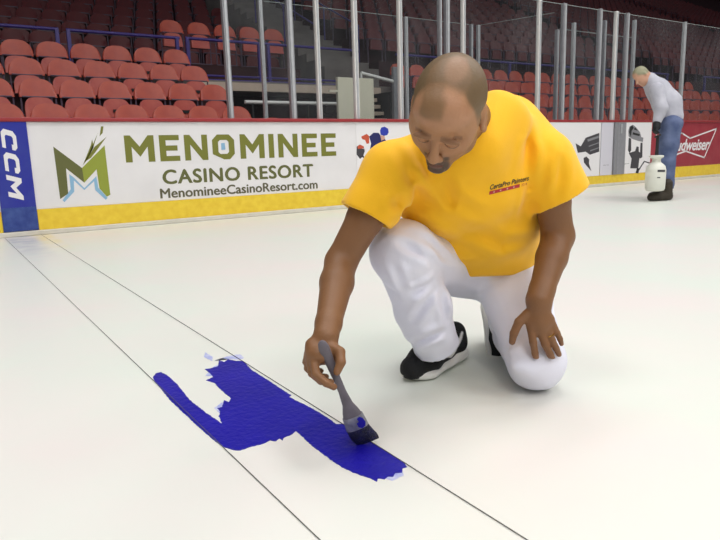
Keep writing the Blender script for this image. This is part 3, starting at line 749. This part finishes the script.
    must = (1-sstep(.026,.033, np.abs(x)))*sstep(-.070,-.064, z)*(1-sstep(-.050,-.045, z))*(y > .07)*(y < .1145)
    goat = (1-sstep(.024,.031, np.abs(x)))*(1-sstep(-.071,-.067, z))*sstep(-.125,-.11, z)*(y > .055)
    side_ = sstep(.018,.022, np.abs(x))*(1-sstep(.026,.031, np.abs(x)))*(z < -.052)*(z > -.11)*(y > .06)
    stub = .28*(1-sstep(-.055,-.03, z))*(y > -.01)
    paint_mask(me, 'beard', np.maximum(np.maximum(must, goat)*.9, np.maximum(side_*.7, stub))*onhead)
    lip = (np.abs(x) < .021)*sstep(-.083,-.079, z)*(1-sstep(-.064,-.061, z))*(y > .085); paint_mask(me, 'lip', lip*.25*onhead)
    brow = (np.abs(np.abs(x)-.031) < .021)*(1-sstep(.004,.008, np.abs(z-.014+.15*(np.abs(x)-.03))))*(y > .06); lash = (np.abs(np.abs(x)-.032) < .015)*(1-sstep(.0012,.0030, np.abs(z+.013-30*(np.abs(x)-.032)**2)))*(y > .06); brow = np.maximum(brow*.5, lash); paint_mask(me, 'brow', brow*.8*onhead)
    nail = np.zeros(len(v))
    for c_, d_ in [((512.,341.),1.705),((536.5,360.5),1.708),((553.3,361),1.706),((558.8,354),1.706),((561.2,343.6),1.709),((337,371),1.388)]:
        p_ = P(*c_, d_); w_ = v-p_; a_ = w_@tocam; r_ = np.sqrt(np.maximum((w_**2).sum(1)-a_*a_, 0)); nail = np.maximum(nail, (1-sstep(.003,.005, r_))*(a_ > -.004)*(np.abs(a_) < .02))
    paint_mask(me, 'nail', nail)
    paint_mask(me, 'tan', .85*(1-onhead)*(1-sstep(.0,1., 0*z)))  # tan of arms and hands, with their shade painted into the colour
    return ob
FR = np.stack([camx, tocam, camy], 1)
def crease(f, q, amp, w=.010, gap=.021):
    """one soft groove with raised lips along a line of points, fading out at both ends"""
    q = [np.array(p) for p in q]; blk = f.blk(np.min(q, 0)-.09, np.max(q, 0)+.09)
    if blk is None: return
    sl, g = blk; best = None; L = [0.]
    for a, b in zip(q[:-1], q[1:]): L.append(L[-1]+np.linalg.norm(b-a))
    for i, (a, b) in enumerate(zip(q[:-1], q[1:])):
        ab = b-a; px, py, pz = g[0]-a[0], g[1]-a[1], g[2]-a[2]; t = np.clip((px*ab[0]+py*ab[1]+pz*ab[2])/(ab@ab), 0, 1)
        qx, qy, qz = px-ab[0]*t, py-ab[1]*t, pz-ab[2]*t; al = qx*tocam[0]+qy*tocam[1]+qz*tocam[2]; r2 = np.maximum(qx*qx+qy*qy+qz*qz-al*al, 0)
        u = (L[i]+t*(L[i+1]-L[i]))/L[-1]
        if best is None: best, U_, A_ = r2, u, al
        else:
            m = r2 < best; best = np.where(m, r2, best); U_ = np.where(m, u, U_); A_ = np.where(m, al, A_)
    fade = np.clip(np.sin(np.clip(U_, 0, 1)*PI), 0, 1)**.8
    f.d[sl] += (amp*fade*(np.exp(-best/w**2)-.8*np.exp(-(np.sqrt(best)-gap)**2/(w*1.1)**2))*np.exp(-A_*A_/.03)).astype(np.float32)
def join(f, g, k):
    h = np.clip(.5+.5*(f.d-g.d)/k, 0, 1); f.d = f.d*(1-h)+g.d*h-k*h*(1-h)
FOLDS = [  # creases of the shirt, pixel x, y and distance
    [(398,150,1.60),(410,180,1.60),(428,212,1.66)], [(388,178,1.58),(396,205,1.62),(408,226,1.68)],
    [(440,175,1.60),(455,200,1.60),(485,218,1.66)], [(536,140,1.64),(533,185,1.66),(526,235,1.76)],
    [(548,140,1.66),(545,175,1.66),(540,205,1.70)], [(560,152,1.66),(558,180,1.68),(552,200,1.70)],
    [(470,228,1.74),(505,245,1.76),(535,240,1.80)],
    [(412,215,1.68),(440,240,1.74),(480,258,1.78)], [(520,118,1.72),(527,150,1.66),(522,185,1.66)], [(408,135,1.58),(418,160,1.58),(440,182,1.60)]]
def build_shirt():
    lo, hi = V(.50,.75,.16), V(1.85,1.95,1.05)
    f = Field(lo, hi, .0048)
    f.ell(belly, (.185,.155,.15), FR, .03); f.ell(P(468,178,1.74), (.165,.125,.14), FR, .05)
    f.ell(P(502,158,1.82), (.15,.13,.14), FR, .05); f.ell(P(432,206,1.76), (.085,.08,.085), FR, .05)
    f.cone(P(506,124,1.84), P(478,134,1.74), .085, .085, .05); f.cone(P(455,158,1.66), P(490,140,1.70), .085, .085, .05); f.cone(P(500,116,1.66), P(480,146,1.61), .06, .06, .07); f.cone(P(486,240,2.02), P(488,165,1.88), .175, .155, .04)
    f.cone(P(455,150,1.70), shR, .085, .070, .05); f.cone(P(508,138,1.80), P(540,160,1.75), .092, .080, .05)
    # hem
    n = cdir(.04,-1,.10); f.half(P(478,272,1.75), n, .003)
    for a, b, fr_, r0, r1 in ((shR, elR, .50, .068, .078), (P(543,162,1.74), P(578,232,1.78), .50, .082, .084)):
        g = Field(lo, hi, .0048); e = a*(1-fr_)+b*fr_; d = (b-a)/np.linalg.norm(b-a)
        g.cone(a, e+d*.10, r0, r1, .01); g.half(e, d, .002)
        g.cone(e-d*.02, e+d*.1, r1-.022, r1-.006, .003, 'sub'); join(f, g, .03)
    for pts in FOLDS: crease(f, [P(*p) for p in pts], .0088, .0125, .028)
    f.noise(.0014, 22, 3)
    return f.mesh('shirt', M_shirt, man, 1)
def build_trousers():
    lo, hi = V(.75,.85,-.03), V(1.95,2.0,.72)
    f = Field(lo, hi, .0048)
    f.ell(pel, (.17,.13,.12), FR, .03)
    f.cone(hipR+camy*.005, kneeR, .105, .083, .04); f.cone(hipL, kneeL*.45+hipL*.55, .108, .098, .04); f.cone(kneeL*.45+hipL*.55, kneeL, .096, .081, .03)
    f.ell(kneeR+tocam*.01, (.078,.075,.08), FR, .03)
    cuff = ankR*.99+kneeR*.01; d = (ankR-kneeR)/np.linalg.norm(ankR-kneeR)
    g = Field(lo, hi, .0048); mid = kneeR*.45+ankR*.55
    g.chain([kneeR, mid, cuff, ankR+d*.14], [.080,.078,.066,.068], .02); g.half(cuff-d*.012, d, .002)
    g.cone(cuff-d*.05, ankR+d*.14, .050, .062, .003, 'sub'); join(f, g, .02)
    f.chain([kneeL, kneeL*.5+ankL*.5, ankL*.95+kneeL*.05], [.078,.072,.058], .015)
    # bunched cloth
    for (c_, r_) in [((404,262,1.66),.03),((432,300,1.79),.03),((420,335,1.84),.026),((436,342,1.86),.024),((520,352,1.76),.02),((546,350,1.75),.02),((528,366,1.74),.03)]: f.ell(P(*c_), (r_*1.5,r_*.8,r_*.8), FR, .03)
    for (a, b, am) in [((436,282,1.72),(404,300,1.66),.005),((438,284,1.72),(412,326,1.72),.005),((392,262,1.60),(416,322,1.70),.004),((412,345,1.80),(446,330,1.80),.005),((440,290,1.74),(448,325,1.80),.005),((398,240,1.60),(430,262,1.68),.004),
                       ((420,236,1.64),(470,272,1.80),.004),((475,270,1.8),(506,340,1.74),.004),((488,268,1.8),(514,330,1.72),.003),((470,290,1.84),(500,340,1.76),.005),((380,270,1.62),(394,300,1.68),.004)]:
        a, b = P(*a), P(*b); crease(f, [a, b], am*2.4, .010, .021)
    f.noise(.0018, 36, 11)
    f.half((0,0,.002), (0,0,-1), .002)
    return f.mesh('trousers', M_trous, man, 1)
def shoe(heel, fwd, up, L, name, side=1):
    """heel: point on the ground under the heel; fwd, up: directions"""
    fwd = np.array(fwd, float); fwd /= np.linalg.norm(fwd); up = np.array(up, float); up -= fwd*(up@fwd); up /= np.linalg.norm(up); lat = np.cross(up, fwd)
    A = np.stack([fwd, lat, up], 1); k = L/.30
    s_ = Field(V(-.02,-.08,-.02), V(.33,.08,.09), .0034); Zx = V(0,0,1)
    s_.chain([V(.038,0,.016), V(.12,.003,.016), V(.215,0,.014), V(.255,-.003,.018)], [.041,.041,.050,.034], .01, flat=(Zx,.42))
    s_.chain([V(.04,0,.030), V(.13,0,.026)], [.040,.036], .01, flat=(Zx,.35))
    s_.half((0,0,.001), (0,0,-1), .002)
    u_ = Field(V(-.02,-.08,-.01), V(.33,.08,.16), .0034)
    u_.chain([V(.045,0,.055), V(.12,0,.056), V(.20,0,.042), V(.255,-.002,.032)], [.036,.039,.044,.036], .02)
    u_.cone(V(.05,0,.06), V(.040,0,.086), .036, .032, .02); u_.cone(V(.05,0,.06), V(.105,0,.092), .03, .025, .02)
    u_.half((0,0,.010), (0,0,-1), .002)
    e = empty('shoe', heel); e.parent = man; e.matrix_parent_inverse = wmat(man).inverted()
    M_up = masked(name+' upper', (16,16,18), .7, [('tick',(232,230,228))], var=.15, scale=60, bump=.4, bscale=300)
    for f, nm, m in ((s_, 'sole', M_sole), (u_, 'upper', M_up)):
        o = f.mesh(nm, m, e, 1); v = verts_of(o.data)
        if nm == 'upper':
            pl = [V(.050,.092), V(.085,.066), V(.125,.044), V(.168,.052)]; w = [.0035,.006,.008,.002]; val = 0*v[:,0]
            for i in range(3):
                a, b = pl[i], pl[i+1]; ab = b-a; qx = v[:,0]-a[0]; qz = v[:,2]-a[1]; t = np.clip((qx*ab[0]+qz*ab[1])/(ab@ab), 0, 1)
                dd = np.hypot(qx-ab[0]*t, qz-ab[1]*t)-(w[i]*(1-t)+w[i+1]*t); val = np.maximum(val, 1-sstep(-.001,.0015, dd))
            paint_mask(o.data, 'tick', val*(np.abs(v[:,1]) > .012))
        wv = np.array(heel)+(v*k)@A.T; o.data.vertices.foreach_set('co', wv.ravel())
        if np.linalg.det(A) < 0: o.data.flip_normals()
        o.data.update()
    return e
body = build_body(); shirt = build_shirt(); trous = build_trousers()
hR = at(462,356,2,0.001); tR = at(401,386,2,0.001); tR[2] = .001
shoe(hR, tR-hR, (0,0,1), .325, 'right shoe')
hL = P(481,303,2.26); tL = P(486,334,2.20)
shoe(hL+camx*.0, tL-hL, cdir(.85,.1,.55), .25, 'left shoe')
# ring
rp_ = P(554.3,343.5,1.701); rd = P(559,354.5,1.714)-P(547,328,1.700); rd /= np.linalg.norm(rd)
b = MB(); r1 = np.cross(rd, tocam); r1 /= np.linalg.norm(r1); r2 = np.cross(rd, r1); n = 24
rp_ = P(547,328,1.700)*.42+P(552,340,1.696)*.58
b.tube([rp_+(r1*math.cos(a)+r2*math.sin(a))*.0108 for a in np.linspace(0, 2*PI, n)], .0016, 6, cap=False); b.build('wedding_ring', M_gold, man, smooth=True)
# print on the shirt chest: projected onto the cloth
dg = bpy.context.evaluated_depsgraph_get()
sv = verts_of(shirt.data); bvh = BVHTree.FromPolygons([Vector(p) for p in sv], [tuple(p.vertices) for p in shirt.data.polygons])
def press(name, v2, fs, m, lift=.0012, parent=shirt):
    o_ = V(489.,187.); ex = V(39.,-9.6); ey = V(1.5,-12.)                # pixel frame of the print: right and up
    out = []
    for a, b_ in v2:
        px, py = o_+ex*a+ey*b_; p0 = P(px, py+9, 1.0); d = P(px, py+9, 2.0)-p0; d /= np.linalg.norm(d)
        h = bvh.ray_cast(Vector(p0), Vector(d)); p = h[0] if h[0] is not None else Vector(P(px, py, 1.6)); out.append(p-Vector(d)*lift)
    mb = MB().add(out, fs); return mb.build(name, m, parent)
tv, tf = text_geo('CertaPro Painters', offset=.022, shear=.15)
press('chest_lettering', np.stack([tv[:,0], .50+tv[:,1]*.42], 1), tf, MT['black'])
gx = [i/24 for i in range(25)]
rowv = [(x_*.78, y_) for y_ in (.10,.38) for x_ in gx]; press('chest_band', rowv, [(i, i+1, i+26, i+25) for i in range(24)], MT['redink'], .0010)
sv_ = []; sf_ = []
for j in range(4):
    cx_ = .12+j*.17
    for t_ in range(10): r_ = (.5 if t_ % 2 else 1.)*.03; sv_.append((cx_+r_*math.sin(t_*PI/5), .24+3.2*r_*math.cos(t_*PI/5)))
    sf_.append(tuple(range(j*10, j*10+10)))
press('band_star', sv_, sf_, MT['pink'], .0016)
tv, tf = text_geo('2014'); press('chest_number', np.stack([.82+tv[:,0]*.14, .14+tv[:,1]*.22], 1), tf, MT['redink'])

# ---------------------------------------------------------------- brush and paint
tip = at(364,443,2,.004); top = P(321,341,1.392)
bd = (top-tip)/np.linalg.norm(top-tip); bl = np.linalg.norm(top-tip); sd = np.cross(bd, tocam); sd /= np.linalg.norm(sd); nd = np.cross(sd, bd)
BR = empty('paint_brush', tip, 'grey handled paint brush with blue loaded bristles held against the ice', 'paint brush')
def ovalloft(name, rings, m, parent, n=20, smooth=True):
    b = MB(); vs = []
    for (t, off, a, c) in rings:
        ctr = tip+bd*(bl*t)+sd*off
        vs += [ctr+sd*(math.copysign(abs(math.cos(q))**.7, math.cos(q))*a)+nd*(math.sin(q)*c) for q in [2*PI*k/n for k in range(n)]]
    fs = [(i*n+k, i*n+(k+1)%n, (i+1)*n+(k+1)%n, (i+1)*n+k) for i in range(len(rings)-1) for k in range(n)]+[tuple(range(n))[::-1], tuple(range((len(rings)-1)*n, len(rings)*n))]
    return b.add(vs, fs).build(name, m, parent, smooth=smooth)
M_hand = mat('grey brush handle', (98,92,100), .5, .12, 40); M_fer = mat('smeared metal ferrule', (150,150,158), .4, rgb2=(112,112,126), scale=60, metal=.5)
M_bris = mat('blue soaked bristles', (18,18,70), .5, rgb2=(12,12,36), scale=80, bump=.8, bscale=200)
s_ = -1 if (sd@camx) < 0 else 1
ovalloft('handle', [(.27,0,.0235,.010),(.33,0,.0195,.0095),(.40,0,.0125,.0085),(.52,0,.0090,.008),(.66,0,.009,.0075),(.82,0,.011,.0075),(.94,0,.0125,.0068),(.985,0,.009,.005),(1.0,0,.004,.003)], M_hand, BR)
ovalloft('ferrule', [(.165,0,.0275,.0115),(.22,0,.0262,.0115),(.265,0,.0250,.0115),(.285,0,.0245,.0108)], M_fer, BR)
ovalloft('bristles', [(-.005,s_*.012,.025,.002),(.012,s_*.010,.028,.0045),(.05,s_*.007,.030,.008),(.10,s_*.003,.0290,.0105),(.17,0,.0265,.0108)], M_bris, BR)
b = MB(); cc = tip+bd*bl*.225+sd*s_*.013+nd*(.0119 if nd@tocam > 0 else -.0119)
pl = [(-.010,-.010),(-.002,-.016),(.008,-.012),(.012,-.002),(.009,.010),(.002,.016),(-.006,.013),(-.004,.003),(-.011,.001)]
nn = nd*(1 if nd@tocam > 0 else -1)
b.add([cc+sd*s_*x_*.9+bd*y_ for x_, y_ in pl]+[cc+sd*s_*x_*.9+bd*y_+nn*.0008 for x_, y_ in pl], [tuple(range(9)), tuple(range(9,18))[::-1]]+[(i,(i+1)%9,(i+1)%9+9,i+9) for i in range(9)])
b.build('paint_smear', MT['paintblue'], BR)
# wet blue paint on the ice: traced outline with ragged brush ends
OUT = [(153,377),(156,373),(161,372),(167,375),(177,384),(190,400),(205,412),(217,420),(222,424),(219,416),(220,411),(217,408),(222,407),(224,400),(229,402),(231,398),(226,394),(219,388),(215,383),(206,380),(213,377),(210,373),(205,369),(212,368),(218,366),(219,360),
 (224,362),(228,359),(236,361),(243,361),(252,370),(268,380),(280,388),(291,395),(289,397),(304,404),(317,411),(330,419),(336,424),(346,424),(360,434),(378,446),(394,456),(404,463),(407,467),(403,468),(402,472),(396,473),(393,477),(388,476),(384,479),(378,478),(377,481),(370,478),
 (355,473),(342,467),(330,459),(318,450),(309,443),(300,434),(296,431),(290,435),(284,437),(283,440),(279,438),(276,441),(270,440),(262,444),(252,446),(240,450),(235,450),(224,447),(214,440),(200,428),(186,415),(171,401),(163,391),(155,382)]
def flat_patch(pts, z):
    q = [at(x_, y_, 2, z) for x_, y_ in pts]; out = []
    for i in range(len(q)):
        a, b_ = q[i], q[(i+1) % len(q)]; m_ = max(1, int(np.linalg.norm(b_-a)/.006))
        for j in range(m_):
            p = a+(b_-a)*j/m_; out.append((p[0]+random.uniform(-.0011,.0011), p[1]+random.uniform(-.0016,.0016)))
    return out
MI = Matrix.Identity(4)
e = empty('wet_paint', at(300,420,2,.001), 'patch of glossy wet blue paint brushed onto the white ice between the strings', 'paint')
MB().prism(flat_patch(OUT, .0013), .0011, Matrix.Translation((0,0,.0002))).build('main_patch', MT['paintblue'], e)
FL = mat('thin blue paint film', (150,160,216), .4, rgb2=(206,208,226), scale=40)
for pts in ([(205,352),(213,357),(212,361),(204,357)], [(214,361),(222,358),(238,360),(244,358),(240,354),(228,356)], [(205,376),(214,366),(222,363),(216,376)], [(214,408),(222,402),(229,404),(221,414)], [(384,478),(392,474),(402,471),(404,475),(392,481)]):
    MB().prism(flat_patch(pts, .0006), .0002, Matrix.Translation((0,0,.0003))).build('thin_smear', FL, e)

# ---------------------------------------------------------------- the far person with the sprayer
fm = empty('person', at(662,200,2,0), 'standing person bent over in grey sweatshirt and jeans, carrying a sprayer', 'person')
dF = 7.75; Q = lambda x, y, o=0: P(x, y, dF+o)
gl = mat('black work glove', (20,20,24), .7)
M_sw = mat('grey sweatshirt', (188,188,196), .85, rgb2=(172,172,182), scale=9, bump=.2, bscale=60); M_je = mat('blue denim', (66,80,116), .85, rgb2=(98,110,142), scale=9, bump=.2, bscale=90)
M_bt = mat('brown work boot', (52,44,32), .7, .2, 20)
M_sk2 = masked('weathered skin', (196,150,124), .55, [('hair',(142,140,112))])
f = Field(Q(690,205,0)*0+V(6.3,3.6,.0), V(7.9,5.2,1.75), .012)
hd = Q(641,76,-.03); hF = cdir(-.72,-.66,.2); hU = cdir(-.62,.75,0); hU -= hF*(hU@hF); hU /= np.linalg.norm(hU); hX = np.cross(hU, hF); HB = np.stack([hX, hF, hU], 1); h2 = lambda x, y, z: hd+HB@V(x, y, z)
f.ell(h2(0,-.012,.03), (.076,.098,.085), HB, .02); f.ell(h2(0,.02,-.04), (.062,.07,.08), HB, .02); f.cone(h2(0,.09,0), h2(0,.115,-.035), .010, .013, .01)
for s in (-1,1): f.ell(h2(s*.078,-.005,-.01), (.010,.02,.03), HB, .008)
f.ell(h2(0,.06,-.1), (.025,.02,.02), HB, .02)
f.cone(Q(652,84), h2(0,-.05,-.04), .065, .06, .03); f.cone(Q(655,88), Q(668,122), .08, .08, .03)
for o_ in (-.16, .16):
    f.cone(Q(658,90,o_), Q(661,108,o_*1.2), .05, .045, .03); f.cone(Q(661,108,o_*1.2), Q(656,128,o_*1.1), .04, .03, .02)
    f.cone(Q(671,124,o_*.6), Q(667,160,o_*.7), .06, .05, .02); f.cone(Q(667,160,o_*.7), Q(666,188,o_*.7), .05, .04, .02)
ob = f.mesh('body', M_sk2, fm, 1); v = verts_of(ob.data); q = (v-hd)@HB
paint_mask(ob.data, 'hair', sstep(-.03,-.01, q[:,2]-.5*np.maximum(q[:,1]-.0,0)*1.6-.0)*(1-sstep(.05,.075,q[:,1]))*(np.linalg.norm(q, axis=1) < .16))
f = Field(V(6.3,3.5,.6), V(8.0,5.3,1.75), .012)
f.cone(Q(658,90), Q(667,104), .135, .16, .05); f.cone(Q(667,104), Q(670,117), .165, .15, .04); f.cone(Q(650,82), Q(659,92), .095, .13, .04); f.cone(Q(649,80), Q(652,84), .082, .09, .02)
f.half(Q(668,124), cdir(-.15,-1,0), .01)
for o_ in (-.17, .17):
    f.chain([Q(657,90,o_), Q(661,108,o_*1.25), Q(657,121,o_*1.15)], [.085,.07,.05], .03)
f.noise(.004, 16, 2); f.mesh('sweatshirt', M_sw, fm, 1)
f = Field(V(6.3,3.5,-.02), V(8.0,5.3,1.2), .012)
f.ell(Q(670,124), (.15,.16,.13), FR, .03)
for o_ in (-.1, .1): f.chain([Q(671,126,o_), Q(669,145,o_), Q(667,163,o_), Q(667.5,187,o_)], [.125,.108,.092,.072], .03)
f.half(Q(667,188), cdir(0,-1,0), .01); f.noise(.004, 20, 8); f.mesh('jeans', M_je, fm, 1)
for o_ in (-.13, .10):
    g_ = Q(667,195,o_); g_[2] = 0; fw = cdir(-1,0,.12); fw[2] = 0; fw /= np.linalg.norm(fw)
    f = Field(g_-V(.35,.35,.02), g_+V(.35,.35,.35), .010)
    f.chain([g_+V(0,0,.20), g_+V(0,0,.07)], [.058,.058], .02); f.chain([g_-fw*.02+V(0,0,.045), g_+fw*.11+V(0,0,.05), g_+fw*.20+V(0,0,.042)], [.05,.055,.046], .02)
    f.half((0,0,.002), (0,0,-1), .004); f.mesh('boot', M_bt, fm, 1)
f = Field(Q(657,126,-.19)-.2, Q(657,126,-.19)+.2, .008); c_ = Q(656.5,127,-.2)
f.cone(Q(657,121,-.2), c_, .042, .045, .02)
for k_ in range(4): f.chain([c_+camx*(.02-.015*k_)*0+tocam*(.035-.022*k_), c_+tocam*(.035-.022*k_)-camy*.05-camx*.02, c_+tocam*(.035-.022*k_)-camy*.075+camx*.012], [.014,.013,.012], .006)
f.chain([c_-camx*.02, c_-camx*.045-camy*.04], [.015,.012], .01); f.mesh('glove', gl, fm, 1)
# sprayer
sc_ = Q(655.5,176,-.27); SP = empty('garden_sprayer', sc_-camy*.18, 'white plastic pump sprayer tank hanging from the gloved hand', 'sprayer')
M_tank = mat('milky white plastic', (222,222,210), .4, .03, 8); zc = V(0,0,1)
def lathe(name, prof, c, m, parent, n=28, ax=zc):
    r_ = np.cross(ax, tocam); r_ /= np.linalg.norm(r_); q_ = np.cross(ax, r_); vs = []; b = MB()
    for (h, r) in prof: vs += [np.array(c)+ax*h+(r_*math.cos(2*PI*k/n)+q_*math.sin(2*PI*k/n))*r for k in range(n)]
    fs = [(i*n+k, i*n+(k+1)%n, (i+1)*n+(k+1)%n, (i+1)*n+k) for i in range(len(prof)-1) for k in range(n)]+[tuple(range(n))[::-1], tuple(range((len(prof)-1)*n, len(prof)*n))]
    return b.add(vs, fs).build(name, m, parent, smooth=True)
lathe('tank', [(-.175,.075),(-.17,.095),(-.15,.108),(-.05,.112),(.07,.112),(.115,.10),(.145,.07),(.16,.05),(.175,.05)], sc_, M_tank, SP)
lathe('filler_neck', [(.176,.046),(.20,.05),(.215,.078),(.235,.08),(.24,.06)], sc_, M_tank, SP)
lathe('pump_rod', [(.241,.022),(.30,.018),(.46,.016)], sc_, MT['dark'], SP)
MB().tube([sc_+zc*.46-tocam*.06, sc_+zc*.46+tocam*.06], .014, 8).build('pump_handle', MT['dark'], SP, smooth=True)
tank_txt = lambda w_, h_, x_, z_: [sc_+camx*a+zc*b_+tocam*.1135 for a, b_ in ((x_,z_),(x_+w_,z_),(x_+w_,z_+h_),(x_,z_+h_))]
b = MB(); 
for (w_, h_, x_, z_, nm) in ((.10,.025,-.03,.05,'label'), (.035,.012,-.03,-.02,'label')):
    q_ = []; 
    for k_ in range(9):
        a_ = (x_+w_*k_/8)/.113; q_ += [sc_+camx*math.sin(a_)*.1135+np.cross(camx, zc)*(-1)*math.cos(a_)*.1135*(1 if np.cross(camx, zc)@tocam < 0 else -1)+zc*zz for zz in (z_, z_+h_)]
    MB().add(q_, [(2*i, 2*i+2, 2*i+3, 2*i+1) for i in range(8)]).build(nm, MT['dgrey'], SP)
hs_ = [sc_+zc*.15-camx*.08, sc_+zc*.17-camx*.14, P(640,168,dF-.3), P(637.5,172,dF-.3)]
MB().tube(hs_, .008, 8).build('hose', MT['dgrey'], SP, smooth=True)
MB().tube([P(638.2,168.5,dF-.3), P(637,173,dF-.3)], .016, 8).build('nozzle', MT['dark'], SP, smooth=True)

# ================================================================ LIGHT
def area(x, y, z, sx, sy, e, spread=140, rgb=(1,.985,.975)):
    l = bpy.data.lights.new('arena_and_fill_lamp', 'AREA'); l.shape = 'RECTANGLE'; l.size = sx; l.size_y = sy; l.energy = e; l.color = rgb; l.spread = math.radians(spread)
    o = bpy.data.objects.new('arena_and_fill_lamp', l); COL.objects.link(o); o.location = (x, y, z); return o
for (x, y) in [(-2,1.5),(3.5,1.5),(9,1.5),(-2,-4),(3.5,-4),(9,-4),(15,0)]: area(x, y, 9, 2.6, 2.6, 188, 150)
area(3.5, 4.5, 9, 8, 1.2, 120, 150); area(13, 4.5, 9, 8, 1.2, 120, 150)
for (x, y) in [(-3,-9),(5,-9)]:  # unseen fill lamps behind the camera, added to brighten boards and man
    o = area(x, y, 8, 5, 2, 130, 120); o.rotation_euler = (math.radians(52), 0, 0)
for x in (25, 45, 65): area(x, 5, 12, 6, 3, 380, 170)
w = bpy.data.worlds.new('arena air'); SC.world = w; w.use_nodes = True
w.node_tree.nodes['Background'].inputs[0].default_value = (.9,.93,1,1); w.node_tree.nodes['Background'].inputs[1].default_value = .17
SC.view_settings.view_transform = 'Standard'; SC.view_settings.look = 'None'; SC.view_settings.exposure = -.05; SC.view_settings.gamma = 1
